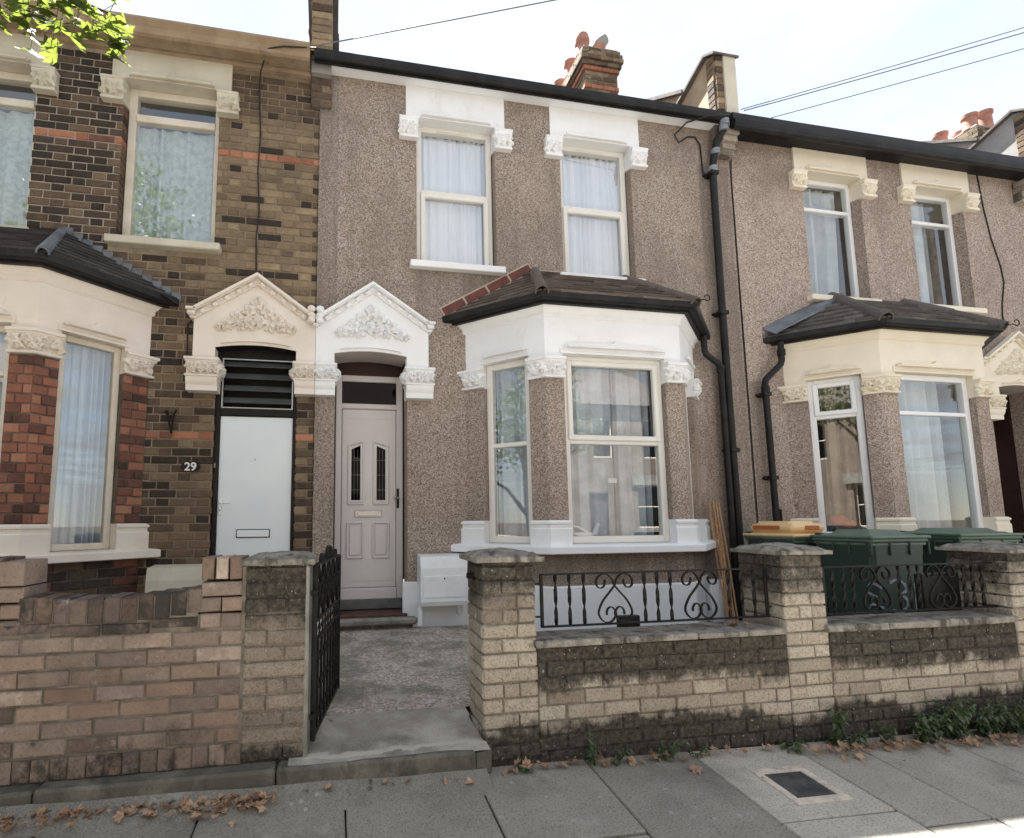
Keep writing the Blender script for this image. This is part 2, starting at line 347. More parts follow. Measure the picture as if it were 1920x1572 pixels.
class MB:
    def __init__(s): s.v = []; s.f = []; s.at = {}
    def add(s, vs, fs, M=None, **at):
        b = len(s.v)
        s.v += [(M @ V(p)) if M else V(p) for p in vs]
        for f in fs:
            s.f.append([i + b for i in f])
        for k, x in at.items(): s.at.setdefault(k, {}).update({i: x for i in range(len(s.f) - len(fs), len(s.f))})
        return s
    def box(s, x0, x1, y0, y1, z0, z1, M=None, **at):
        return s.add([(x, y, z) for x in (x0, x1) for y in (y0, y1) for z in (z0, z1)],
                     [(0, 1, 3, 2), (4, 6, 7, 5), (0, 4, 5, 1), (2, 3, 7, 6), (0, 2, 6, 4), (1, 5, 7, 3)], M, **at)
    def cbox(s, x0, x1, y0, y1, z0, z1, c=.006, M=None, jit=0., **at):
        """box with every edge chamfered"""
        X, Y, Z = (x0, x1), (y0, y1), (z0, z1); vs = []; idx = {}
        c = min(c, (x1 - x0) * .45, (y1 - y0) * .45, (z1 - z0) * .45)
        for i in (0, 1):
            for j in (0, 1):
                for k in (0, 1):
                    g = [(1 - 2 * i) * c, (1 - 2 * j) * c, (1 - 2 * k) * c]; p = [X[i], Y[j], Z[k]]
                    for ax in range(3):
                        q = [p[n] + (0 if n == ax else g[n]) for n in range(3)]
                        if jit: q = [w + R(-jit, jit) for w in q]
                        idx[i, j, k, ax] = len(vs); vs.append(q)
        fs = []
        for ax in range(3):
            o = [n for n in range(3) if n != ax]
            for side in (0, 1):
                loop = []
                for a, b in ((0, 0), (1, 0), (1, 1), (0, 1)):
                    t = [0, 0, 0]; t[ax] = side; t[o[0]] = a; t[o[1]] = b; loop.append(idx[(*t, ax)])
                if (side == 0) ^ (ax == 1): loop.reverse()
                fs.append(loop)
        for ax in range(3):
            o = [n for n in range(3) if n != ax]
            for a in (0, 1):
                for b in (0, 1):
                    t0 = [0, 0, 0]; t0[o[0]] = a; t0[o[1]] = b; t1 = list(t0); t1[ax] = 1
                    loop = [idx[(*t0, o[0])], idx[(*t1, o[0])], idx[(*t1, o[1])], idx[(*t0, o[1])]]
                    if (a == b) ^ (ax == 1): loop.reverse()
                    fs.append(loop)
        for i in (0, 1):
            for j in (0, 1):
                for k in (0, 1):
                    loop = [idx[i, j, k, 0], idx[i, j, k, 1], idx[i, j, k, 2]]
                    if (i + j + k) % 2 == 0: loop.reverse()
                    fs.append(loop)
        return s.add(vs, fs, M, **at)
    def prism(s, poly, d0, d1, axis='y', M=None):
        """polygon (a, b) extruded along axis from d0 to d1"""
        n = len(poly); mk = {'y': lambda a, b, d: (a, d, b), 'z': lambda a, b, d: (a, b, d), 'x': lambda a, b, d: (d, a, b)}[axis]
        vs = [mk(a, b, d0) for a, b in poly] + [mk(a, b, d1) for a, b in poly]
        fs = [list(range(n)), list(range(2 * n - 1, n - 1, -1))] + [(i, i + n, (i + 1) % n + n, (i + 1) % n) for i in range(n)]
        return s.add(vs, fs, M)
    def tube(s, pts, r, n=8, M=None, cap=True, flat=None):
        """round tube (radius r, or a list), or with flat=(w, t) a flat bar"""
        pts = [V(p) for p in pts]; vs = []; m = len(pts); up = None
        for i, p in enumerate(pts):
            d = (pts[min(i + 1, m - 1)] - pts[max(i - 1, 0)])
            d = d.normalized() if d.length > 1e-9 else V((0, 0, 1))
            if up is None:
                up = V((0, 0, 1)) if abs(d.z) < .9 else V((0, 1, 0))
                if flat: up = V((0, 1, 0)) if abs(d.y) < .9 else V((1, 0, 0))
            a = d.cross(up); a = a.normalized() if a.length > 1e-6 else d.orthogonal().normalized()
            b = a.cross(d).normalized()
            up = b
            rr = r[i] if isinstance(r, (list, tuple)) else r
            if flat:
                w, t = flat
                for x, y in ((-t, -w), (t, -w), (t, w), (-t, w)): vs.append(p + a * x + b * y)
            else:
                for k in range(n): vs.append(p + (a * math.cos(2 * PI * k / n) + b * math.sin(2 * PI * k / n)) * rr)
        n = 4 if flat else n
        fs = [(i * n + k, i * n + (k + 1) % n, (i + 1) * n + (k + 1) % n, (i + 1) * n + k) for i in range(m - 1) for k in range(n)]
        if cap: fs += [list(range(n - 1, -1, -1)), list(range((m - 1) * n, m * n))]
        return s.add(vs, fs, M)
    def ball(s, c, r, M=None, nu=10, nv=6, rot=None):
        c = V(c); r = V(r) if not isinstance(r, (int, float)) else V((r, r, r)); vs = []
        for j in range(1, nv):
            for i in range(nu):
                a, b = 2 * PI * i / nu, PI * j / nv
                q = V((r.x * math.sin(b) * math.cos(a), r.y * math.sin(b) * math.sin(a), r.z * math.cos(b)))
                vs.append(c + ((rot @ q) if rot else q))
        for z in (r.z, -r.z):
            q = V((0, 0, z)); vs.append(c + ((rot @ q) if rot else q))
        T, B = len(vs) - 2, len(vs) - 1
        fs = [(j * nu + i, (j + 1) * nu + i, (j + 1) * nu + (i + 1) % nu, j * nu + (i + 1) % nu) for j in range(nv - 2) for i in range(nu)]
        fs += [(T, i, (i + 1) % nu) for i in range(nu)] + [(B, (nv - 2) * nu + (i + 1) % nu, (nv - 2) * nu + i) for i in range(nu)]
        return s.add(vs, fs, M)
    def lathe(s, prof, c, n=16, M=None):
        c = V(c); vs = [c + V((r * math.cos(2 * PI * k / n), r * math.sin(2 * PI * k / n), z)) for r, z in prof for k in range(n)]
        fs = [(j * n + k, j * n + (k + 1) % n, (j + 1) * n + (k + 1) % n, (j + 1) * n + k) for j in range(len(prof) - 1) for k in range(n)]
        fs += [list(range(n - 1, -1, -1)), list(range((len(prof) - 1) * n, len(prof) * n))]
        return s.add(vs, fs, M)
    def sweep(s, pts, prof, wall=(False, False), M=None, **at):
        """closed profile [(outward offset, z)] swept along a plan polyline with mitred corners; outward is to the right-hand of travel (towards -Y for +X)"""
        P = [V((p[0], p[1], 0)) for p in pts]; m = len(P); k = len(prof); mit = []
        nr = []
        for i in range(m - 1):
            d = (P[i + 1] - P[i]).normalized(); nr.append(V((d.y, -d.x, 0)))
        for i in range(m):
            if 0 < i < m - 1:
                b = nr[i - 1] + nr[i]; mit.append(b * (2 / b.length_squared))
            else:
                q = nr[0] if i == 0 else nr[-1]
                w = wall[0] if i == 0 else wall[1]
                mit.append(V((1 / q.x, 0, 0)) if w and abs(q.x) > .05 else q)
        vs = [P[i] + mit[i] * o + V((0, 0, z)) for i in range(m) for o, z in prof]
        fs = [(i * k + j, (i + 1) * k + j, (i + 1) * k + (j + 1) % k, i * k + (j + 1) % k) for i in range(m - 1) for j in range(k)]
        fs += [list(range(k - 1, -1, -1)), list(range((m - 1) * k, m * k))]
        return s.add(vs, fs, M, **at)
    def build(s, name, mat, parent=None, smooth=False, mx=None, loc=None, kind=None, label=None, recalc=True):
        if mx: s.v = [V((mx[0] + mx[1] * p[0], p[1], p[2])) for p in s.v]
        if loc is None: loc = worigin(parent)
        L = V(loc)
        me = bpy.data.meshes.new(name); me.from_pydata([tuple(p - L) for p in s.v], [], s.f)
        for k, d in s.at.items():
            a = me.attributes.new(k, 'FLOAT', 'FACE'); a.data.foreach_set('value', [d.get(i, 0.) for i in range(len(s.f))])
        if recalc:
            import bmesh
            b = bmesh.new(); b.from_mesh(me); bmesh.ops.recalc_face_normals(b, faces=b.faces); b.to_mesh(me); b.free()
        if smooth:
            me.polygons.foreach_set('use_smooth', [True] * len(me.polygons))
            try: me.set_sharp_from_angle(angle=math.radians(38))
            except Exception: pass
        me.materials.append(MATS[mat])
        o = link(name, me, parent, L)
        if kind: o['kind'] = kind
        if label: o['label'] = label
        return o

def frame_of(p, q):
    """matrix of a vertical wall face from plan point p to q: local x along it, local y inwards, z up"""
    d = (V((*q, 0)) - V((*p, 0))).normalized()
    return Matrix(((d.x, -d.y, 0, p[0]), (d.y, d.x, 0, p[1]), (0, 0, 1, 0), (0, 0, 0, 1)))
def at(x=0, y=0, z=0, rz=0): return Matrix.Translation((x, y, z)) @ Matrix.Rotation(rz, 4, 'Z')

def holed_wall(mb, x0, x1, z0, z1, holes, y=0., depth=.22, M=None):
    """front face at y with rectangular holes (a, b, c, d) and their reveals"""
    xs = sorted({x0, x1, *[h[0] for h in holes], *[h[1] for h in holes]}); zs = sorted({z0, z1, *[h[2] for h in holes], *[h[3] for h in holes]})
    xs = [x for x in xs if x0 <= x <= x1]; zs = [z for z in zs if z0 <= z <= z1]
    for a, b in zip(xs, xs[1:]):
        for c, d in zip(zs, zs[1:]):
            mxx, mz = (a + b) / 2, (c + d) / 2
            if any(h[0] < mxx < h[1] and h[2] < mz < h[3] for h in holes): continue
            mb.add([(a, y, c), (b, y, c), (b, y, d), (a, y, d)], [(0, 1, 2, 3)], M)
    for a, b, c, d in holes:
        e = y + depth
        mb.add([(a, y, c), (a, e, c), (a, e, d), (a, y, d)], [(0, 1, 2, 3)], M); mb.add([(b, y, c), (b, y, d), (b, e, d), (b, e, c)], [(0, 1, 2, 3)], M)
        mb.add([(a, y, d), (a, e, d), (b, e, d), (b, y, d)], [(0, 1, 2, 3)], M); mb.add([(a, y, c), (b, y, c), (b, e, c), (a, e, c)], [(0, 1, 2, 3)], M)
    return mb

# ------------------------------------------------------------------ bricks
BM = {}
def brick_geo(L, H, D, c=.006, rag=.0022, rnd=random):
    j = lambda a=rag: rnd.uniform(-a, a)
    vs = []
    for y, ins in ((D, 0), (c + j(.001), 0), (0, c)):
        for x, z in ((0, 0), (L, 0), (L, H), (0, H)):
            sx = ins if x == 0 else -ins; sz = ins if z == 0 else -ins
            vs.append((x + sx + j(), y + (j() if y == 0 else 0), z + sz + j()))
    fs = [(8, 9, 10, 11)]
    for a in (0, 4): fs += [(a + i, a + 4 + i, a + 4 + (i + 1) % 4, a + (i + 1) % 4)[::-1] for i in range(4)]
    fs.append((3, 2, 1, 0))
    return vs, fs
def brick_mesh(L, H, D, mat, var):
    k = (round(L, 3), round(H, 3), round(D, 3), mat, var)
    if k not in BM:
        rr = random.Random(hash(k[:3]) % 9999 + var * 77)
        vs, fs = brick_geo(L, H, D, rnd=rr)
        me = bpy.data.meshes.new('brick'); me.from_pydata(vs, [], fs); me.materials.append(MATS[mat]); BM[k] = me
    return BM[k]
class Bricks:
    """collects bricks, builds the `limit` that show largest as objects and the rest as one stuff part"""
    def __init__(s): s.q = []
    def put(s, M, u, z, L, H, D=.05, mat='stock_brick', tone=.5, damp=0., out=0., name='brick'):
        s.q.append((M, u, z, L, H, D, mat, min(1., max(0., tone)), damp, out, name))
    def build(s, parent, limit=300, rest='brickwork'):
        def key(b):
            p = b[0] @ V((b[1] + b[3] / 2, 0, b[2] + b[4] / 2)); return (p - CAM).length / (b[3] * b[4]) ** .5 + (50 if not seen(p) else 0)
        s.q.sort(key=key); wp = worigin(parent)
        for M, u, z, L, H, D, mat, tone, damp, out, name in s.q[:limit]:
            me = brick_mesh(round(L * 200) / 200, H, D, mat, random.randrange(5))
            o = bpy.data.objects.new('brick', me); COL.objects.link(o); o.parent = parent
            p = M @ V((u, -out + R(-.0015, .0015), z)); WO[o.name] = p
            o.location = p - wp; o.rotation_euler = (R(-.004, .004), R(-.006, .006), math.atan2(M[1][0], M[0][0]) + R(-.005, .005))
            o['tone'] = tone
            if damp: o['damp'] = damp
            if mat == 'buff_brick' and name == 'brick_': o['pier'] = 1.0
        by = {}
        for M, u, z, L, H, D, mat, tone, damp, out, name in s.q[limit:]:
            mb = by.setdefault(mat, MB()); vs, fs = brick_geo(L, H, D)
            mb.add([(x + u, y - out, zz + z) for x, y, zz in vs], fs, M, tone=tone, damp=damp, pier=1. if name == 'brick_' else 0.)
        for mat, mb in by.items(): mb.build(rest, mat, parent, kind='stuff', recalc=False)
def seen(p):
    d = V(p) - CAM; w = d.dot(f_)
    if w < .1: return False
    u = 813.2 + 980.19 * d.dot(r_) / w; v = 867.65 - 980.19 * d.dot(u_) / w
    return -40 < u < 1960 and -40 < v < 1612
def courses(B, M, u0, u1, z0, z1, H=.0762, bond='flemish', L=.2286, jt=.010, mat='stock_brick', tone=None, damp=None, gaps=None, D=.05, phase=0., zref=None, ends=None):
    """lay courses of brick between u0..u1, z0..z1; gaps(z) gives intervals left open; ends = True keeps whole quoins"""
    zref = z0 if zref is None else zref
    k0 = math.ceil((z0 - zref) / H - 1e-6); k = k0
    while zref + (k + 1) * H <= z1 + 1e-6:
        z = zref + k * H
        solid = [(u0, u1)]
        for a, b in sorted(gaps(z + H / 2)) if gaps else []:
            nx = []
            for p, q in solid:
                if b <= p or a >= q: nx.append((p, q)); continue
                if a > p: nx.append((p, a))
                if b < q: nx.append((b, q))
            solid = nx
        hd = L / 2
        seq = [L, hd] if bond == 'flemish' else [L]
        per = sum(seq)
        off = phase + (k % 2) * (per / 2 if bond == 'flemish' else L / 2)
        u = off + math.floor((u0 - off) / per) * per; i = 0
        while u < u1:
            w = seq[i % len(seq)]; i += 1
            for p, q in solid:
                a, b = max(u, p), min(u + w, q)
                if b - a > .03:
                    ca, cb = a + jt / 2, b - jt / 2
                    if a == p: ca = a
                    if b == q: cb = b
                    m = mat(u, z, k) if callable(mat) else mat
                    t = tone((a + b) / 2, z, k) if tone else R(.2, .8)
                    B.put(M, ca, z + jt / 2, cb - ca, H - jt, D, m, t, damp((a + b) / 2, z) if damp else 0., R(-.002, .002))
            u += w
        k += 1

# ------------------------------------------------------------------ carved ornament
def leaf_lump(mb, M, u, z, r, h, rot=0., lobes=5, seg=20, amp=.25, d0=0.):
    """a lobed, domed leaf standing proud of a face (local y negative is outwards)"""
    vs = [(u, d0 - h * .55, z)]; n = seg
    for ring, (k, hh) in enumerate(((.45, 1.0), (.8, .72), (1.0, .0))):
        for i in range(n):
            a = 2 * PI * i / n
            rr = r * k * (1 + amp * math.cos(lobes * a) * (k if k < 1 else 1))
            vs.append((u + rr * math.cos(a + rot), d0 - h * hh * (1 + .25 * math.cos(lobes * a + PI)), z + rr * math.sin(a + rot)))
    fs = [(0, 1 + (i + 1) % n, 1 + i) for i in range(n)]
    for q in (0, 1):
        b = 1 + q * n
        fs += [(b + i, b + (i + 1) % n, b + n + (i + 1) % n, b + n + i) for i in range(n)]
    mb.add(vs, fs, M)
def bead(mb, M, u, z, r, d=0.): mb.ball((u, d - r * .35, z), r, M, 8, 5)
def stem(mb, M, pts, r, d=0.): mb.tube([(u, d - r * .3, z) for u, z in pts], r, 6, M)
def spiral(mb, M, u, z, r, d=0., sgn=1, w=None, turns=1.4, a0=PI / 2):
    n = 18; w = w or r * .24
    pts = []
    for i in range(n):
        t = i / (n - 1); a = a0 + sgn * 2 * PI * turns * t; q = r * (1 - .8 * t)
        pts.append((u + q * math.cos(a), d - w * .3, z + q * math.sin(a)))
    mb.tube(pts, [w * (1 - .35 * i / n) for i in range(n)], 6, M)
def carve_capital(mb, M, u0, u1, z0, z1, d, seed, volutes=(True, True)):
    """leaf and flower carving over a face strip"""
    rr = random.Random(seed); w = u1 - u0; h = z1 - z0; zc = (z0 + z1) / 2; n = max(2, round(w / (h * .62)))
    for i in range(n):
        u = u0 + w * (i + .5) / n; q = rr.uniform(-.1, .1)
        leaf_lump(mb, M, u + q * h * .2, zc + h * rr.uniform(.0, .14), h * rr.uniform(.38, .46), .044, rr.uniform(0, 6), rr.choice((3, 4, 5)), 18, .3, d)
        bead(mb, M, u, zc + h * .06, h * .09, d - .012)
        leaf_lump(mb, M, u + w / n * .42 * rr.choice((-1, 1)), zc - h * .27, h * .26, .032, rr.uniform(0, 6), 3, 12, .3, d)
        stem(mb, M, [(u - h * .1, z0), (u - h * .16, zc - h * .2), (u, zc)], h * .045, d)
    if volutes[0]: spiral(mb, M, u0 + h * .14, z1 - h * .24, h * .17, d - .008, 1)
    if volutes[1]: spiral(mb, M, u1 - h * .14, z1 - h * .24, h * .17, d - .008, -1)
# ------------------------------------------------------------------ building elements
I4 = Matrix.Identity(4)
def window_unit(parent, M, x0, x1, z0, z1, mat, bars=(), sashes=(), d=.09, fw=.05, sw=.042, glass='window_glass', vent=None, name='window'):
    mb = MB(); e = .075; t = .045
    mb.cbox(x0, x0 + fw, d, d + e, z0, z1, .007, M); mb.cbox(x1 - fw, x1, d, d + e, z0, z1, .007, M)
    mb.cbox(x0 + fw - .004, x1 - fw + .004, d + .001, d + e, z0, z0 + fw, .007, M); mb.cbox(x0 + fw - .004, x1 - fw + .004, d + .001, d + e, z1 - fw, z1, .007, M)
    for b in bars: mb.cbox(x0 + fw - .004, x1 - fw + .004, d + .002, d + e, b - t / 2, b + t / 2, .007, M)
    if vent:
        for i in range(2): mb.cbox(vent[0], vent[1], d - .012, d + .004, vent[2] + i * .019, vent[2] + .012 + i * .019, .003, M)
    w = mb.build(name, mat, parent)
    edges = sorted([z0 + fw / 2, *bars, z1 - fw / 2])
    for i, (a, b) in enumerate(zip(edges, edges[1:])):
        xa, xb, za, zb = x0 + fw - .006, x1 - fw + .006, a + fw / 2 - .008, b - fw / 2 + .008
        if i in sashes:
            s = MB(); k = d - .016
            xa -= .012; xb += .012; za -= .012; zb += .012
            s.cbox(xa, xa + sw + .01, k, k + .05, za, zb, .009, M); s.cbox(xb - sw - .01, xb, k, k + .05, za, zb, .009, M)
            s.cbox(xa + sw, xb - sw, k + .001, k + .05, za, za + sw + .01, .009, M); s.cbox(xa + sw, xb - sw, k + .001, k + .05, zb - sw - .01, zb, .009, M)
            s.build('sash', mat, w); xa += sw; xb -= sw; za += sw; zb -= sw
        MB().add([(xa, d + .03, za), (xb, d + .03, za), (xb, d + .03, zb), (xa, d + .03, zb)], [(0, 1, 2, 3)], M).build('pane', glass, w, recalc=False)
    return w

def curtain(name, M, x0, x1, z0, z1, d, folds, amp, mat, label, cat='curtain', group=None, sharp=1., seed=1, gather=0.):
    rr = random.Random(seed); n = int(folds * 8); vs = []; fs = []; m = 5
    ph = [rr.uniform(-.5, .5) for _ in range(n + 1)]; am = [rr.uniform(.5, 1.2) for _ in range(n + 1)]
    for j in range(m):
        z = z0 + (z1 - z0) * j / (m - 1)
        for i in range(n + 1):
            t = i / n; k = math.sin(2 * PI * folds * t + ph[i] * .4 + 1.7 * math.sin(7.3 * t + seed * 1.9) + 1.1 * math.sin(17 * t + seed))
            k = math.copysign(abs(k) ** sharp, k)
            a = amp * am[int(i / 8) * 8 % n] * (1.15 - .3 * j / (m - 1))
            x = x0 + (x1 - x0) * t
            if gather: x += gather * (x0 - x) * (1 - j / (m - 1)) ** 1.5
            vs.append((x, d + a * (1 + k) / 2, z))
    for j in range(m - 1):
        for i in range(n): fs.append((j * (n + 1) + i, j * (n + 1) + i + 1, (j + 1) * (n + 1) + i + 1, (j + 1) * (n + 1) + i))
    p = M @ V(((x0 + x1) / 2, d, z0))
    o = MB().add(vs, fs, M).build(name, mat, None, smooth=True, loc=p, recalc=False)
    return tag(o, label, cat, group)

def room(parent, x0, x1, z0, z1, y0=.17, y1=1.1, mat='room_grey'):
    v = [(x, y, z) for x in (x0, x1) for y in (y0, y1) for z in (z0, z1)]
    return MB().add(v, [(0, 1, 3, 2), (4, 6, 7, 5), (2, 3, 7, 6), (0, 2, 6, 4), (1, 5, 7, 3)]).build('room_lining', mat, parent, recalc=False)

def window_head(parent, c, mat, top=6.055, hw=.54, seed=1):
    M = at(c); mb = MB()
    mb.prism([(-hw, 5.655), (-.424, 5.655), (-.424, 5.70), (.424, 5.70), (.424, 5.655), (hw, 5.655), (hw, top), (-hw, top)], -.03, .16, 'y', M)
    lab = [(-.385, 5.712), (.385, 5.712), (.372, 5.742), (.33, 5.757), (.07, 5.762), (.022, 5.772), (0, 5.80), (-.022, 5.772), (-.07, 5.762), (-.33, 5.757), (-.372, 5.742)]
    mb.prism(lab, -.055, -.028, 'y', M)
    mb.tube([(-.36, -.056, 5.728), (.36, -.056, 5.728)], .017, 8, M); mb.tube([(-.34, -.05, 5.75), (.34, -.05, 5.75)], .008, 6, M)
    h = mb.build('window_head', mat, parent, smooth=True)
    for s in (-1, 1):
        k = MB(); a, b = (.418, .612) if s > 0 else (-.612, -.418)
        k.prism([(.15, 5.47), (.02, 5.445), (-.062, 5.445), (-.068, 5.468), (-.052, 5.48), (-.05, 5.53), (-.062, 5.575), (-.088, 5.612), (-.088, 5.654), (.15, 5.654)], a, b, 'x', M)
        k.cbox(a - .006, b + .006, -.096, .08, 5.628, 5.656, .006, M); k.cbox(a - .004, b + .004, -.074, .03, 5.436, 5.462, .006, M)
        carve_capital(k, M, a + .012, b - .012, 5.475, 5.62, -.056, seed * 7 + s, (False, False))
        k.build('corbel', mat, h, smooth=True)
    return h

def sill(parent, c, mat, hw=.505, z0=4.02, z1=4.094):
    return MB().add([], []).cbox(c - hw, c + hw, -.085, .12, z0, z1, .008, None, .002).build('window_sill', mat, parent)

def clip_poly(poly, a, b, c):
    """keep the part of a 2D polygon where a*x + b*y <= c"""
    out = []
    for i, p in enumerate(poly):
        q = poly[(i + 1) % len(poly)]; dp = a * p[0] + b * p[1] - c; dq = a * q[0] + b * q[1] - c
        if dp <= 0: out.append(p)
        if dp * dq < 0:
            t = dp / (dp - dq); out.append((p[0] + t * (q[0] - p[0]), p[1] + t * (q[1] - p[1])))
    return out
def tiled(parent, pts, w, g, th, mat, seed, name='tile'):
    """tiles on one convex roof face; pts run counter-clockwise seen from outside, pts[0] -> pts[1] is the eave"""
    rr = random.Random(seed); P = [V(p) for p in pts]; e = (P[1] - P[0]).normalized()
    n = e.cross(P[2] - P[0]).normalized(); s = n.cross(e)
    q = [((p - P[0]).dot(e), (p - P[0]).dot(s)) for p in P]; top = max(y for _, y in q); xa, xb = min(x for x, _ in q), max(x for x, _ in q)
    r = 0
    while r * g < top:
        x = xa - (w / 2 if r % 2 else 0)
        while x < xb:
            y0 = r * g + rr.uniform(-.002, .002); y1 = min(y0 + g * 1.35, top + .01)
            poly = [(x + .0015, y0), (x + w - .0015, y0), (x + w - .0015, y1), (x + .0015, y1)]
            for (ax, ay), (bx, by) in zip(q, q[1:] + q[:1]):
                if (ax, ay) == q[0]: continue
                dx_, dy_ = bx - ax, by - ay; poly = clip_poly(poly, dy_, -dx_, dy_ * ax - dx_ * ay)
                if len(poly) < 3: break
            if len(poly) >= 3 and max(a for a, _ in poly) - min(a for a, _ in poly) > .012:
                tw = rr.uniform(-.003, .003)
                up = [P[0] + e * a + s * b + n * (.004 + th + th * 1.1 * (1 - (b - y0) / (g * 1.35)) + tw * (a - x) / w) for a, b in poly]
                dn = [p - n * th for p in up]; k = len(poly)
                o = MB().add(up + dn, [list(range(k)), list(range(2 * k - 1, k - 1, -1))] + [(i, i + k, (i + 1) % k + k, (i + 1) % k) for i in range(k)]).build(name, mat, parent)
                o['tone'] = rr.uniform(.15, .85)
            x += w
        r += 1

def hip_tile(parent, a, b, r, mat, n=3, name='hip_tile', tone=.4):
    a, b = V(a), V(b); d = (b - a).normalized(); x = d.cross(V((0, 0, 1))).normalized(); z = x.cross(d)
    L = (b - a).length / n
    for i in range(n):
        p0 = a + d * (L * i - .012); p1 = a + d * (L * (i + 1)); r0, r1 = r * 1.05, r * .93; vs = []
        for p, q in ((p0, r0), (p1, r1)):
            for t in range(9):
                an = -.25 + (PI + .5) * t / 8
                for k in (q, q - .014): vs.append(p + x * (k * math.cos(an)) + z * (k * math.sin(an) - r * .45))
        fs = []
        for t in range(8):
            o = t * 2; m = 18
            fs += [(o, o + 2, m + o + 2, m + o), (o + 1, m + o + 1, m + o + 3, o + 3), (o, o + 1, o + 3, o + 2), (m + o, m + o + 2, m + o + 3, m + o + 1)]
        fs += [(0, 18, 19, 1), (16, 17, 35, 34)]
        MB().add(vs, fs).build(name, mat, parent, smooth=True)['tone'] = tone + .12 * i

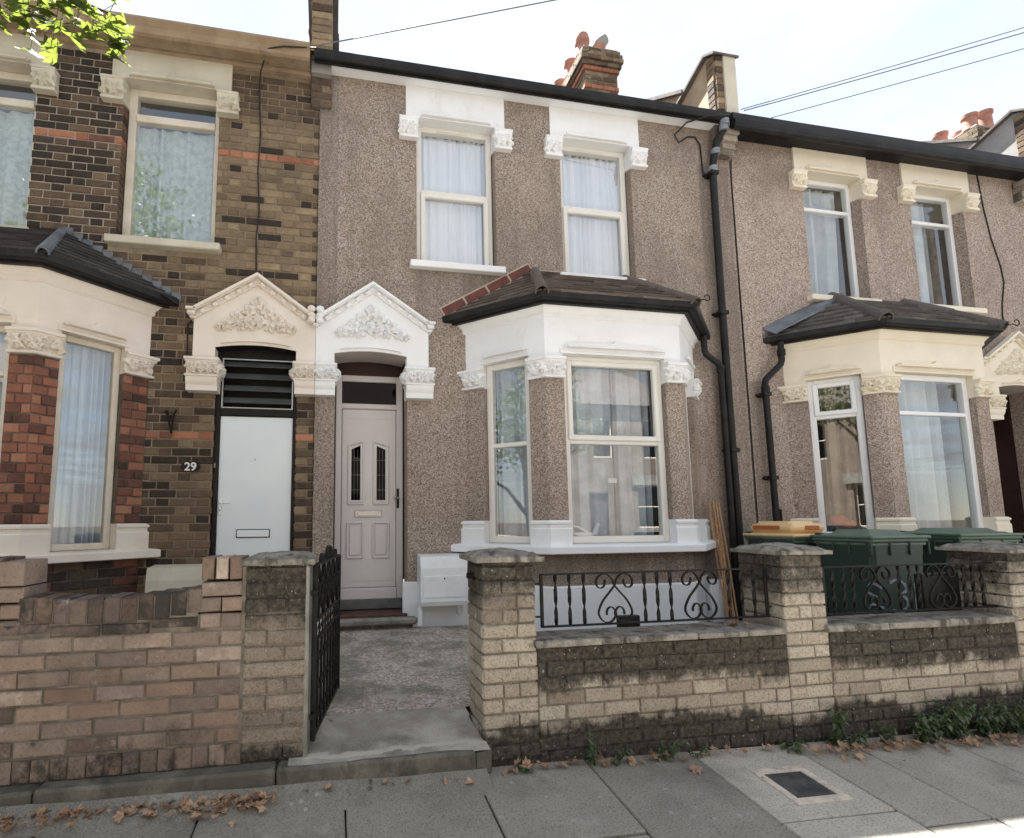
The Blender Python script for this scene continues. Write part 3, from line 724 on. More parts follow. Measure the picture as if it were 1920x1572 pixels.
BAY = lambda xm: [(xm - 1.3225, 0), (xm - .705, -.615), (xm + .705, -.615), (xm + 1.3225, 0)]
def bay(house, xm, trim, wallmat, frame, bars, sashes, seed, style):
    P = BAY(xm); F = [frame_of(P[i], P[i + 1]) for i in range(3)]; Lf = [(V((*P[i + 1], 0)) - V((*P[i], 0))).length for i in range(3)]
    OP = [(.216, Lf[0] - .17), (.18, Lf[1] - .18), (.17, Lf[2] - .216)]
    def sub(i, a, b):  # plan polyline from face i offset a .. following corners
        return [tuple((F[i] @ V((x, 0, 0)))[:2]) for x in (a, b)]
    piers = [sub(0, 0, OP[0][0]), [sub(0, OP[0][1], 0)[0], P[1], sub(1, 0, OP[1][0])[1]], [sub(1, OP[1][1], 0)[0], P[2], sub(2, 0, OP[2][0])[1]], sub(2, OP[2][1], Lf[2])]
    E_ = .0035
    trims = [sub(0, 0, OP[0][0] + E_), [sub(0, OP[0][1] - E_, 0)[0], P[1], sub(1, 0, OP[1][0] + E_)[1]], [sub(1, OP[1][1] - E_, 0)[0], P[2], sub(2, 0, OP[2][0] + E_)[1]], sub(2, OP[2][1] - E_, Lf[2])]
    we = [(True, False), (False, False), (False, False), (False, True)]
    # body under the sill and the piers
    if style == 'pebble':
        mb = MB()
        mb.sweep(P, [(-.15, .2), (0, .2), (0, 1.16), (-.15, 1.16)], (True, True))
        for p, w in zip(piers, we): mb.sweep(p, [(-.13, 1.22), (0, 1.22), (0, 2.90), (-.13, 2.90)], w)
        mb.build('bay_wall', wallmat, house)
    else:
        mb = MB()
        mb.sweep(P, [(-.15, .2), (-.012, .2), (-.012, 1.16), (-.15, 1.16)], (True, True))
        for p, w in zip(piers, we): mb.sweep(p, [(-.13, 1.22), (-.010, 1.22), (-.010, 2.90), (-.13, 2.90)], w)
        bw = mb.build('bay_wall', 'mortar_dark', house)
        B = Bricks(); rr = random.Random(5)
        for i in range(3):
            for a, b in ((0, OP[i][0]), (OP[i][1], Lf[i])):
                for k in range(18):
                    z = 1.455 + k * .0765
                    if z > 2.74: break
                    m = b - a; cut = [a, a + m * (.62 if k % 2 else .38), b] if m > .13 else [a, b]
                    for p, q in zip(cut, cut[1:]):
                        B.put(F[i], p + .003, z + .005, q - p - .006, .0665, .06, 'bay_red_brick', rr.triangular(.05, 1, .62) if rr.random() > .2 else rr.uniform(0, .25), 0., .001)
            courses(B, F[i], 0, Lf[i], .62, 1.16, .0765, 'stretcher', .22, mat=lambda u, z, k: 'bay_red_brick' if (u < .1 or u > Lf[i] - .3) else 'stock_brick', tone=lambda u, z, k: R(.05, .45), damp=lambda u, z: .3)
        B.build(bw, 260)
    # white parts: plinth blocks, capitals, fascia, cornice, sill
    for i, (p, w) in enumerate(zip(trims, we)):
        MB().sweep(p, [(-.12, 1.228), (.05, 1.228), (.05, 1.375), (.040, 1.384), (.040, 1.412), (.052, 1.420), (.052, 1.436), (.030, 1.452), (-.12, 1.452)], w).build('pier_plinth', trim, house)
        cb = MB().sweep(p, [(-.12, 2.765), (.030, 2.765), (.036, 2.775), (.030, 2.787), (.012, 2.792), (.014, 2.84), (.030, 2.90), (.052, 2.918), (.052, 2.927), (.066, 2.932), (.066, 2.957), (.0, 2.960), (-.12, 2.960)], w)
        spans = [[(0, 0, OP[0][0])], [(0, OP[0][1], Lf[0]), (1, 0, OP[1][0])], [(1, OP[1][1], Lf[1]), (2, 0, OP[2][0])], [(2, OP[2][1], Lf[2])]][i]
        for n, (fi, a, b) in enumerate(spans):
            carve_capital(cb, F[fi], a, b, 2.795, 2.925, -.018, seed * 31 + i * 5 + n, (n == 0, n == len(spans) - 1))
        cb.build('pier_capital', trim, house, smooth=True)
    fb = MB()
    fb.sweep(P, [(-.13, 3.058), (0, 3.058), (0, 3.355), (-.13, 3.355)], (True, True))
    for p, w in zip(piers, we): fb.sweep(p, [(-.128, 2.955), (-.0015, 2.955), (-.0015, 3.06), (-.128, 3.06)], w)
    fb.sweep(P, [(-.13, 3.352), (.008, 3.352), (.022, 3.368), (.020, 3.392), (.050, 3.435), (.062, 3.44), (.062, 3.462), (-.13, 3.462)], (True, True))
    fas = fb.build('bay_fascia', trim, house)
    for i in range(3):
        a, b = OP[i]; c = (a + b) / 2; q = (b - a) / 2; hb = MB()
        hb.box(a - .03, b + .03, -.012, .12, 3.004, 3.0575, F[i])
        lab = [(a + .0, 3.058), (b - .0, 3.058), (b - .035, 3.088), (b - .07, 3.098), (c + .06, 3.104), (c + .02, 3.115), (c, 3.142), (c - .02, 3.115), (c - .06, 3.104), (a + .07, 3.098), (a + .035, 3.088)]
        hb.prism(lab, -.035, -.002, 'y', F[i]); hb.tube([(a + .03, -.036, 3.071), (b - .03, -.036, 3.071)], .014, 8, F[i]); hb.tube([(a - .01, -.014, 3.035), (b + .01, -.014, 3.035)], .01, 6, F[i])
        hb.build('head_mould', trim, fas, smooth=True)
    MB().sweep(P, [(-.13, 1.155), (.118, 1.155), (.124, 1.161), (.124, 1.215), (.112, 1.226), (.03, 1.236), (-.13, 1.236)], (True, True)).build('bay_sill', trim, house)
    wins = []
    for i in range(3):
        a, b = OP[i]
        wins.append(window_unit(house, F[i], a + .003, b - .003, 1.238, 3.003, frame, bars[i], sashes[i], .06, .065 if style == 'pebble' else .055))
    # ceiling, floor, room behind
    pl = [(xm - 1.22, .05), (xm - .66, -.50), (xm + .66, -.50), (xm + 1.22, .05), (xm + 1.22, 1.8), (xm - 1.22, 1.8)]
    rb = MB().add([(x, y, 3.10) for x, y in pl] + [(x, y, 1.2) for x, y in pl], [list(range(6)), list(range(11, 5, -1)), (3, 9, 10, 4), (4, 10, 11, 5), (5, 11, 6, 0)])
    rb.build('room_lining', 'room_grey', house, recalc=False)
    return F, OP, Lf

def bay_roof(house, xm, mat, flash, seed, gauge=.112, tw=.165):
    """hipped tiled roof with gutter"""
    W = [V((xm - 1.52, .0, 3.505)), V((xm - .772, -.77, 3.505)), V((xm + .772, -.77, 3.505)), V((xm + 1.52, .0, 3.505))]
    T = [V((xm - .53, .0, 4.085)), V((xm + .53, .0, 4.085))]
    base = MB().add([W[0], W[1], W[2], W[3], T[0], T[1]], [(0, 1, 4), (1, 2, 5, 4), (2, 3, 5), (0, 3, 2, 1)]).build('bay_roof', 'mortar_dark', house)
    tiled(base, [W[1], W[2], T[1], T[0]], tw, gauge, .019, mat, seed)
    tiled(base, [W[0], W[1], T[0]], tw, gauge, .019, mat, seed + 1); tiled(base, [W[2], W[3], T[1]], tw, gauge, .019, mat, seed + 2)
    P = BAY(xm)
    g = MB().sweep(P, [(.055, 3.463), (.15, 3.463), (.168, 3.475), (.172, 3.53), (.160, 3.53), (.152, 3.49), (.055, 3.49)], (True, True))
    g.sweep(P, [(.03, 3.444), (.10, 3.444), (.10, 3.50), (.03, 3.50)], (True, True))
    g.build('bay_gutter', 'black_plastic', house)
    return base, W, T

def downpipe(parent, pts, r, mat, collars=(), cmat='collar_grey', clips=()):
    d = MB().tube(pts, r, 12).build('downpipe', mat, parent, smooth=True)
    for c in collars: MB().lathe([(r * 1.0, -.035), (r * 1.28, -.035), (r * 1.28, -.012), (r * 1.15, -.008), (r * 1.28, -.004), (r * 1.28, .03), (r * 1.0, .03)], c, 12).build('collar', cmat, d, smooth=True)
    for c in clips: MB().cbox(c[0] - r * 1.35, c[0] + r * 1.35, c[1] - r * 1.2, c[1] + .09, c[2] - .022, c[2] + .022, .006).cbox(c[0] - r * 1.35 - .03, c[0] - r, c[1] + .02, c[1] + .07, c[2] - .012, c[2] + .012, .004).build('bracket', mat, d)
    return d

def arch(u0, u1, z0, rise, n=10):
    c = (u0 + u1) / 2; h = (u1 - u0) / 2
    return [(c - h * math.cos(PI * i / n), z0 + rise * (1 - ((c - h * math.cos(PI * i / n) - c) / h) ** 2)) for i in range(n + 1)]

def porch(house, mx, trim, seed, right_jamb=.876, soffit='porch_soffit', depth=.25):
    A = arch(.178, right_jamb, 3.062, .036)
    mb = MB()
    body = [(0.0015, 2.95), (.178, 2.95)] + A + [(right_jamb, 2.95), (1.095, 2.95), (1.095, 3.335), (.54, 3.72), (.0015, 3.345)]
    mb.prism(body, -.10, .03, 'y')
    ped = mb.build('pediment', trim, house, mx=mx)
    # raking cornice
    rk = MB()
    def band(o0, o1, y0, y1):
        top = [(.0015, 3.395 - o0), (.54, 3.783 - o0), (1.088, 3.418 - o0), (1.088, 3.418 - o1), (.54, 3.783 - o1), (.0015, 3.395 - o1)]
        rk.prism(top, y0, y1, 'y')
    band(0, .030, -.168, -.098); band(.028, .040, -.15, -.098); band(.038, .090, -.112, -.098); band(.088, .102, -.124, -.098)
    rk.cbox(1.07, 1.158, -.168, .0, 3.388, 3.416, .006); rk.cbox(1.075, 1.148, -.155, .0, 3.345, 3.389, .012); rk.cbox(1.08, 1.13, -.13, .0, 3.322, 3.346, .008)
    for (ua, za), (ub, zb) in (((.06, 3.435), (.54, 3.783)), ((.54, 3.783), (1.06, 3.436))):
        L = math.hypot(ub - ua, zb - za); an = math.atan2(zb - za, ub - ua); n = 5
        for i in range(n):
            t = (i + .55) / n; u = ua + (ub - ua) * t; z = za + (zb - za) * t - .064 / math.cos(an)
            Mx = Matrix.Translation((u, 0, z)) @ Matrix.Rotation(-an, 4, 'Y')
            rk.cbox(-.030, .030, -.142, -.10, -.021, .026, .013, Mx)
    rk.build('raking_cornice', trim, ped, mx=mx, smooth=False)
    # foliage carving in the tympanum
    cv = MB(); d = -.098
    for u, z, r, l, ro in ((.535, 3.475, .060, 5, .3), (.455, 3.405, .056, 5, 1.2), (.60, 3.41, .058, 5, 2.2), (.37, 3.335, .058, 5, .5), (.70, 3.345, .058, 5, 1.8), (.285, 3.27, .05, 4, .9), (.785, 3.275, .052, 5, 2.6), (.51, 3.32, .052, 4, .2), (.595, 3.29, .05, 5, 3.0), (.43, 3.27, .046, 4, 1.1), (.235, 3.255, .026, 3, .3), (.845, 3.25, .03, 3, .3), (.665, 3.265, .036, 4, .8), (.345, 3.262, .034, 4, 2.), (.53, 3.515, .03, 3, .3)):
        leaf_lump(cv, I4, .537 + (u - .537) * 1.1, 3.24 + (z - 3.24) * 1.06, r * 1.16, .050, ro, l, 20, .28, d)
    rr = random.Random(seed)
    for u, z in ((.535, 3.375), (.405, 3.445 - .03), (.745, 3.31), (.30, 3.31), (.63, 3.345)):
        for k in range(7):
            a = k * PI / 3; q = 0 if k == 6 else .016
            bead(cv, I4, u + q * math.cos(a), z + q * math.sin(a), .0105, d - .018)
    stem(cv, I4, [(.25, 3.25), (.36, 3.285), (.47, 3.345), (.58, 3.37), (.66, 3.33), (.75, 3.27), (.82, 3.245)], .011, d - .008)
    stem(cv, I4, [(.49, 3.30), (.55, 3.25), (.62, 3.24)], .009, d - .006); stem(cv, I4, [(.42, 3.38), (.36, 3.36), (.30, 3.33)], .008, d - .01)
    # fillet round the panel and label over the arch
    for a, b in (((.19, 3.232), (.537, 3.548)), ((.537, 3.548), (.892, 3.232))): cv.tube([(a[0], d - .002, a[1]), (b[0], d - .002, b[1])], .006, 6)
    cv.build('foliage_carving', trim, ped, smooth=True, mx=mx)
    lb = MB(); B_ = arch(.235, right_jamb - .055, 3.098, .028, 12); mid = (.178 + right_jamb) / 2
    up = [(u, z + .010 + (.035 * max(0, 1 - abs(u - mid) / .03))) for u, z in B_]
    lb.prism(B_ + up[::-1], -.122, -.098, 'y'); lb.build('arch_label', trim, ped, mx=mx)
    # rosette at the party line (half)
    rs = MB()
    for z, rx, rz in ((3.462, .040, .034), (3.402, .038, .028), (3.352, .036, .034), (3.305, .016, .018)): rs.ball((.040 if z > 3.32 else .012, -.165, z), (rx, .035, rz), None, 12, 8)
    rs.build('rosette', trim, ped, mx=mx, smooth=True)
    # capitals
    for a, b, wl, wr in ((.0015, .206, False, True), (.852, 1.157, True, True)):
        c = MB(); la = .018 if wl else 0; lr = .018
        c.cbox(a, b, -.158, .03 if wl else .05, 2.922, 2.951, .007)
        c.cbox(a + (.008 if wl else 0), b - .008, -.150, .03, 2.905, 2.924, .007)
        c.prism([(.05, 2.79), (-.112, 2.79), (-.114, 2.84), (-.128, 2.885), (-.145, 2.908), (.05, 2.908)], a + la, b - lr, 'x')
        c.cbox(a + (.004 if wl else 0), b - .004, -.142, .05, 2.772, 2.797, .008)
        c.prism([(.05, 2.648), (-.108, 2.648), (-.108, 2.70), (-.120, 2.715), (-.132, 2.75), (-.132, 2.775), (.05, 2.775)], a + la, b - lr, 'x')
        carve_capital(c, I4, a + la, b - lr, 2.80, 2.915, -.118, seed + int(a * 10), (wl, True))
        if wr or wl:  # carving on the side that faces the doorway
            s0 = (b - lr) if a < .1 else (a + la)
            MS = Matrix(((0, 1 if a > .1 else -1, 0, s0), (-1 if a < .1 else 1, 0, 0, .03 if a < .1 else -.11), (0, 0, 1, 0), (0, 0, 0, 1)))
            carve_capital(c, MS, .0, .13, 2.80, 2.915, -.004, seed + 3, (False, False))
        c.build('door_capital', trim, house, smooth=True, mx=mx)
    # soffit of the arch, back to the door frame
    sf = MB(); n = len(A)
    sf.prism([(u, z - .003) for u, z in A] + [(A[-1][0], 3.20), (A[0][0], 3.20)], -.094, depth, 'y')
    sf.build('porch_soffit', soffit, house, mx=mx)
    return ped

def gutter_run(parent, x0, x1, kind):
    mb = MB()
    if kind == 'half_round':
        prof = [(.045, 6.062), (.155, 6.062), (.155, 6.03), (.185, 6.03), (.205, 6.045), (.213, 6.085), (.213, 6.165), (.200, 6.172), (.196, 6.10), (.06, 6.10), (.045, 6.172), (.03, 6.172)]
        mb.sweep([(x0, 0), (x1, 0)], [(.0, 6.09), (.15, 6.09), (.15, 6.036), (.165, 6.036), (.165, 6.160), (.0, 6.172)]); mb.sweep([(x0, 0), (x1, 0)], [(.163, 6.07), (.180, 6.052), (.200, 6.060), (.212, 6.10), (.212, 6.150), (.204, 6.158), (.163, 6.158)])
        return mb.build('eaves_gutter', 'black_plastic', parent)
    if kind == 'box':
        mb.sweep([(x0, 0), (x1, 0)], [(.0, 5.985), (.20, 5.985), (.20, 6.150), (.0, 6.150)])
        mb.sweep([(x0, 0), (x1, 0)], [(.198, 5.945), (.235, 5.925), (.262, 5.945), (.272, 5.99), (.272, 6.03), (.245, 6.05), (.235, 6.135), (.198, 6.150)])
        return mb.build('eaves_gutter', 'black_plastic', parent)
    mb.sweep([(x0, 0), (x1, 0)], [(.10, 5.985), (.215, 5.985), (.240, 6.0), (.250, 6.06), (.285, 6.10), (.285, 6.125), (.10, 6.125)])
    mb.sweep([(x0, 0), (x1, 0)], [(.0, 5.99), (.03, 5.99), (.06, 6.02), (.19, 6.02), (.19, 6.10), (0, 6.10)])
    return mb.build('eaves_gutter', 'tan_paint', parent)

def main_roof(house, x0, x1, mat='slate'):
    pr = [(-.17, 6.150), (3.75, 8.60), (7.8, 6.165), (7.8, 6.02), (3.75, 8.45), (0, 6.10)]
    MB().prism(pr, x0, x1, 'x').build('main_roof', mat, house)
    MB().box(x0 + .01, x1 - .01, 7.4, 7.5, .1, 6.1).box(x0 + .01, x0 + .05, .3, 7.4, .1, 6.1).box(x1 - .05, x1 - .01, .3, 7.4, .1, 6.1).build('rear_wall', 'opposite_wall', house)
# ------------------------------------------------------------------ ground
def gz(x, y): return .225 - .0175 * max(-9, min(12, x)) + .08 * (max(y, -4.6) + 2.35)
def grid(x0, x1, y0, y1, nx, ny, zf, thick=None):
    vs = [(x0 + (x1 - x0) * i / nx, y0 + (y1 - y0) * j / ny) for j in range(ny + 1) for i in range(nx + 1)]
    vs = [(x, y, zf(x, y)) for x, y in vs]
    return MB().add(vs, [(j * (nx + 1) + i, j * (nx + 1) + i + 1, (j + 1) * (nx + 1) + i + 1, (j + 1) * (nx + 1) + i) for j in range(ny) for i in range(nx)])
def rough(x, y, s=3., a=.006): return noise.noise(V((x * s, y * s, 1.7))) * a + noise.noise(V((x * s * 3, y * s * 3, 4.2))) * a * .4

MB().add([(-400, -400, -.75), (400, -400, -.75), (400, 400, -.75), (-400, 400, -.75)], [(0, 1, 2, 3)]).build('ground', 'soil', kind='structure', recalc=False)
RZ = lambda x, y: gz(x, -4.6) - .11 - .02 * math.cos((y + 7.6) / 3.2) + rough(x, y, 1, .004)
grid(-60, 60, -10.6, -4.58, 60, 12, RZ).build('road', 'asphalt', kind='structure', recalc=False)
pv = grid(-60, 60, -4.46, -2.2, 60, 3, lambda x, y: gz(x, y) - .034).build('pavement', 'soil', kind='structure', recalc=False)
xs = [-2.19, -1.57, -.96, -.35, .262, .9, 1.506, 2.12, 2.74, 3.12, 3.73, 4.35, 4.98, 5.6, 6.2]
rr = random.Random(8)
for i, (a, b) in enumerate(zip(xs, xs[1:])):
    ys = [-4.45, -3.66, -3.02 + (.10 if i % 2 else -.06), -2.34]
    if 2.1 < a < 2.5: ys = [-4.45, -3.55, -2.945, -2.34]
    if 2.7 < a < 3.5: ys = [-4.45, -3.68, -3.06, -2.34]
    for c, d in zip(ys, ys[1:]):
        mb = MB(); dz = rr.uniform(-.003, .004); tx = rr.uniform(-.004, .004)
        mb.cbox(a + .004, b - .004, c + .004, d - .004, -.05, 0, .006, None, .0015)
        mb.v = [V((p.x, p.y, p.z + gz(p.x, p.y) + dz + tx * (p.x - a))) for p in mb.v]
        o = mb.build('paving_slab', 'paving_slab', pv)
        o['tone'] = .80 if 2.1 < a < 2.5 else (.55 if (c < -3.05 and 2.7 < a < 4.) else (rr.uniform(.2, .42) if a > -.4 else rr.uniform(.12, .25)))  # slabs in the sun patch are also painted lighter
kb = MB()
for i in range(-30, 32): kb.cbox(i * .9 + .003, i * .9 + .897, -4.6, -4.452, -.2, .012, .012)
kb.v = [V((p.x, p.y, p.z + gz(p.x, -4.6))) for p in kb.v]; kb.build('kerb', 'stone_grey', kind='structure')
# manhole: cover tray let into the pale slab
mh = thing('manhole_cover', (2.46, -2.71, gz(2.46, -2.71)), 'rectangular access cover with cream painted rim and black infill in the pavement', 'manhole cover')
x0, x1, y0, y1 = 2.309, 2.612, -2.852, -2.562
def lay(mb, dz=0.): mb.v = [V((p.x, p.y, p.z + gz(p.x, p.y) + dz)) for p in mb.v]; return mb
rim = MB()
for a, b, c, d in ((x0, x1, y0, y0 + .042), (x0, x1, y1 - .042, y1), (x0, x0 + .04, y0 + .042, y1 - .042), (x1 - .04, x1, y0 + .042, y1 - .042)): rim.cbox(a, b, c, d, -.03, .0055, .002)
lay(rim).build('cover_rim', 'cover_paint', mh)
lay(MB().cbox(x0 + .043, x1 - .043, y0 + .045, y1 - .045, -.03, .002, .002)).build('cover_infill', 'black_tar', mh)
# raised stone kerb at the foot of the left wall and gateway
sk = thing('stone_kerb', (-.2, -2.40, .25), 'long low stone kerb under the brown brick wall and gateway', 'kerb')
for a, b in ((-4.6, -2.3), (-2.3, -1.052), (-1.046, -.052), (-.047, .90)):
    MB().cbox(a, b, -2.432, -2.30, .12, .327, .012, None, .003).build('kerb_stone', 'kerb_grime', sk)
MB().prism([(.90, -2.432), (.985, -2.40), (1.0, -2.352), (.96, -2.30), (.90, -2.30)], .12, .318, 'z').build('kerb_stone', 'kerb_grime', sk)
fi = MB()
for i in range(60):
    xa, xb = -4.6 + i * .0925, -4.6 + (i + 1) * .0925
    h0, h1 = .043 + .008 * noise.noise(V((xa * 3, 0, 0))), .043 + .008 * noise.noise(V((xb * 3, 0, 0))); w0, w1 = .14 + .03 * noise.noise(V((xa * 2, 5, 0))), .14 + .03 * noise.noise(V((xb * 2, 5, 0)))
    fi.add([(xa, -2.43, gz(xa, -2.43) + h0), (xb, -2.43, gz(xb, -2.43) + h1), (xb, -2.43 - w1, gz(xb, -2.43 - w1) - .002), (xa, -2.43 - w0, gz(xa, -2.43 - w0) - .002)], [(0, 3, 2, 1)])
fi.build('kerb_fillet', 'paving_slab', sk, recalc=False)['tone'] = .12
PZ = lambda x, y: .330 + .063 * (y + 2.43) + rough(x, y)
grid(.0, .972, -2.425, -1.9, 24, 14, lambda x, y: PZ(x, y) - max(0, .02 - (y + 2.425)) * .3).build('entrance_slab', 'worn_concrete', kind='structure', smooth=True, recalc=False)
grid(.0, 1.62, -1.895, -.10, 40, 40, lambda x, y: PZ(x, y) - .006 - max(0, .03 - (y * -1 - 1.865) if y < -1.865 else 0) * 0).build('front_path', 'pebbly_concrete', kind='structure', smooth=True, recalc=False)
grid(1.60, 9.4, -2.2, .0, 30, 10, lambda x, y: .40 + rough(x, y, 2, .02)).build('front_garden', 'soil', kind='structure', recalc=False)
grid(-4.7, .02, -2.2, .0, 20, 10, lambda x, y: .38 + rough(x, y, 2, .02)).build('front_garden', 'worn_concrete', kind='structure', recalc=False)
grid(-60, 60, -13.0, -10.6, 40, 2, lambda x, y: RZ(x, -10.6) + .11).build('far_pavement', 'worn_concrete', kind='structure', recalc=False)

# ------------------------------------------------------------------ house 1: stock brick
HA = thing('brick_house', (-2.35, 0, .1), 'sooty brown brick house with cream porch and louvred vent over white door', 'house')
WC = (-1.40, -3.01)
H = .0762; Z0 = 5.03 - 53 * H
holes = [(c - .432, c + .432, 4.03, 5.75) for c in WC] + [(-.905, -.172, .45, 3.20), (-2.807 - 1.15, -2.807 + 1.15, 1.2, 3.06)]
wl = holed_wall(MB(), -4.7, 0, .1, 6.12, [(a - .008, b + .008, c, d) for a, b, c, d in holes], .009, .2).build('wall', 'mortar_house', HA, recalc=False)
B = Bricks()
def gaps29(z):
    g = []
    for c in WC:
        if 4.02 < z < 5.70: g.append((c - .43, c + .43))
        if z > 5.64: g.append((c - .54, c + .54))
        if 4.0 < z < 4.1: g.append((c - .5, c + .5))
    if z < 2.66: g.append((-.902, -.174))
    elif z < 3.33: g.append((-1.09, 0))
    if z < 3.45: g.append((-4.13, -1.487))
    return g
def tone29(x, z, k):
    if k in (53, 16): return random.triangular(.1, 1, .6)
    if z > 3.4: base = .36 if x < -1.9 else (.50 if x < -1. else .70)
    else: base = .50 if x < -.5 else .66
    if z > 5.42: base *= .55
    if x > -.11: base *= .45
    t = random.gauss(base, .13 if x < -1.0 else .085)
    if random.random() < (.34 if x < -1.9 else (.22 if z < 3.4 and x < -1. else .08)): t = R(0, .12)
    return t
def mat29(u, z, k):
    if k == 53: return 'orange_brick' if (u > -1.3 or random.random() < .5) else 'bay_red_brick'
    if k == 16: return 'orange_brick' if u > -1.28 else 'bay_red_brick'
    return 'stock_brick'
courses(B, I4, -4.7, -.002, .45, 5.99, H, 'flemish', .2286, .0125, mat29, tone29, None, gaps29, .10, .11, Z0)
B.build(wl, 300)
MB().sweep([(-4.7, 0), (-.0, 0)], [(-.03, 5.985), (.012, 5.985), (.02, 6.02), (-.03, 6.02)]).build('frieze', 'tan_paint', HA)
gutter_run(HA, -4.7, -.10, 'stone')
main_roof(HA, -4.7, 0)
for n, c in enumerate(WC):
    window_head(HA, c, 'aged_cream', 6.02, .54, 3 + n); sill(HA, c, 'aged_cream', .50, 4.012, 4.085)
    mb = MB(); d = .10
    for a, b in ((c - .424, c - .352), (c + .372, c + .424)): mb.cbox(a, b, d, d + .09, 4.08, 5.70, .006)
    mb.cbox(c - .354, c + .374, d + .002, d + .09, 4.08, 4.13, .006); mb.cbox(c - .354, c + .374, d + .002, d + .09, 5.63, 5.70, .006)
    mb.cbox(c - .354, c + .374, d - .012, d + .06, 5.355, 5.43, .006)
    w = mb.build('window', 'timber_cream', HA)
    MB().add([(c - .356, d + .05, 5.43), (c + .376, d + .05, 5.43), (c + .376, d + .05, 5.632), (c - .356, d + .05, 5.632)], [(0, 1, 2, 3)]).build('pane', 'window_glass', w, recalc=False); MB().add([(c - .356, d + .022, 4.128), (c + .376, d + .022, 4.128), (c + .376, d + .022, 5.357), (c - .356, d + .022, 5.357)], [(0, 1, 2, 3)]).build('pane', 'window_glass', w, recalc=False)
    room(HA, c - .6, c + .6, 4.0, 5.8, .205)
    curtain('net_curtain', at(c), -.36, .38, 4.13, 5.36, .17, 5.5, .045, 'curtain_lace', ('sea green lace curtain in the brick house window below the leaves', 'sea green lace curtain in the brick house window at the picture edge')[1 if n else 0].replace('at the picture edge', 'cut by the frame at far left'), group='lace curtains', seed=n + 2, sharp=.8)
bay(HA, -2.807, 'cream_paint', None, 'timber_cream', ([2.62], [2.62], []), ((), (), ()), 2, 'brick')
rb_, W_, T_ = bay_roof(HA, -2.807, 'slate', None, 20, .10, .20)
hip_tile(rb_, W_[2] + V((.02, -.02, .03)), T_[1] + V((0, 0, .035)), .045, 'lead', 1, 'hip_roll')
# stepped lead flashing up the right-hand slope
fl = MB(); a, b = V((-2.807 + 1.56, 0, 3.49)), V((-2.807 + .53, 0, 4.09))
fl.add([a + V((0, -.008, -.02)), b + V((0, -.008, -.02)), b + V((0, -.008, .05)), a + V((0, -.008, .05)), a + V((-.02, -.15, -.03)), b + V((-.02, -.11, -.06)), a + V((0, 0, .05)), b + V((0, 0, .05))], [(0, 1, 2, 3), (0, 4, 5, 1), (3, 2, 7, 6)])
for i in range(12):
    p, q = a.lerp(b, i / 12), a.lerp(b, (i + 1) / 12)
    fl.box(min(p.x, q.x) - .004, max(p.x, q.x) + .004, -.0105, -.001, p.z + .02, q.z + .055)
fl.build('flashing', 'lead', rb_)
fs = frame_of(BAY(-2.807)[2], BAY(-2.807)[3]); ff = frame_of(BAY(-2.807)[1], BAY(-2.807)[2])
curtain('vertical_blind', fs, .17, .66, 1.29, 2.98, .17, 8, .05, 'blind_fabric', 'pale blue vertical blind in the angled bay window between red brick piers', 'blind', sharp=.4, seed=7)
curtain('vertical_blind', ff, .2, 1.22, 1.29, 2.98, .17, 15, .05, 'blind_fabric', 'pale blue blind in the brick house bay, cut by the left frame edge', 'blind', sharp=.4, seed=8)
porch(HA, (0, -1), 'cream_paint', 41, .902, 'gloss_black', .06)
# louvred vent and white door
mX = (0, -1)
fr = MB()
for a, b in ((.172, .203), (.866, .903)): fr.cbox(a, b, .03, .12, .45, 3.10, .005)
fr.cbox(.20, .87, .034, .12, 2.452, 2.52, .005); fr.box(.175, .90, .045, .10, 3.01, 3.16)
drf = fr.build('door_frame', 'gloss_black', HA, mx=mX)
dl = MB().cbox(.206, .863, .055, .10, .48, 2.448, .004).build('front_door', 'white_door', HA, mx=mX)
MB().cbox(.39, .690, .046, .058, 1.312, 1.392, .004).build('letterbox', 'gloss_black', dl, mx=mX)
MB().cbox(.398, .682, .041, .048, 1.320, 1.384, .004).build('letter_flap', 'white_door', dl, mx=mX)
MB().cbox(.822, .852, .044, .057, 1.52, 1.68, .006).build('lock_plate', 'white_plastic', dl, mx=mX)
MB().tube([(.837, .045, 1.635), (.837, .02, 1.635), (.82, .012, 1.635), (.745, .014, 1.633)], .008, 8).build('door_handle', 'white_plastic', dl, mx=mX, smooth=True)
MB().ball((.837, .046, 1.565), (.006, .004, .010)).build('keyhole', 'gloss_black', dl, mx=mX)
MB().ball((.543, .054, 2.041), (.009, .006, .009)).build('door_viewer', 'alloy', dl, mx=mX)
MB().cbox(.885, .902, .022, .03, 1.955, 2.0, .003).build('strike_plate', 'tan_paint', drf, mx=mX)
lv = MB()
for a, b in ((.206, .222), (.845, .861)): lv.cbox(a, b, .035, .05, 2.523, 3.0, .003)
lv.cbox(.206, .861, .035, .05, 2.99, 3.004, .003); lv.cbox(.206, .861, .036, .05, 2.521, 2.535, .003)
lvo = lv.build('louvre_vent', 'alloy', HA, mx=mX)
for i in range(4):
    z = 2.60 + i * .117
    MB().add([(.226, .02, z - .02), (.842, .02, z - .02), (.842, .028, z - .028), (.226, .028, z - .028), (.226, .085, z + .038), (.842, .085, z + .038), (.842, .09, z + .03), (.226, .09, z + .03)], [(0, 1, 2, 3), (4, 7, 6, 5), (0, 4, 5, 1), (3, 2, 6, 7), (0, 3, 7, 4), (1, 5, 6, 2)]).build('louvre_slat', 'louvre_grey', lvo, mx=mX)
MB().box(.19, .89, .16, .18, 2.4, 3.12).build('vent_backing', 'gloss_black', HA, mx=mX)
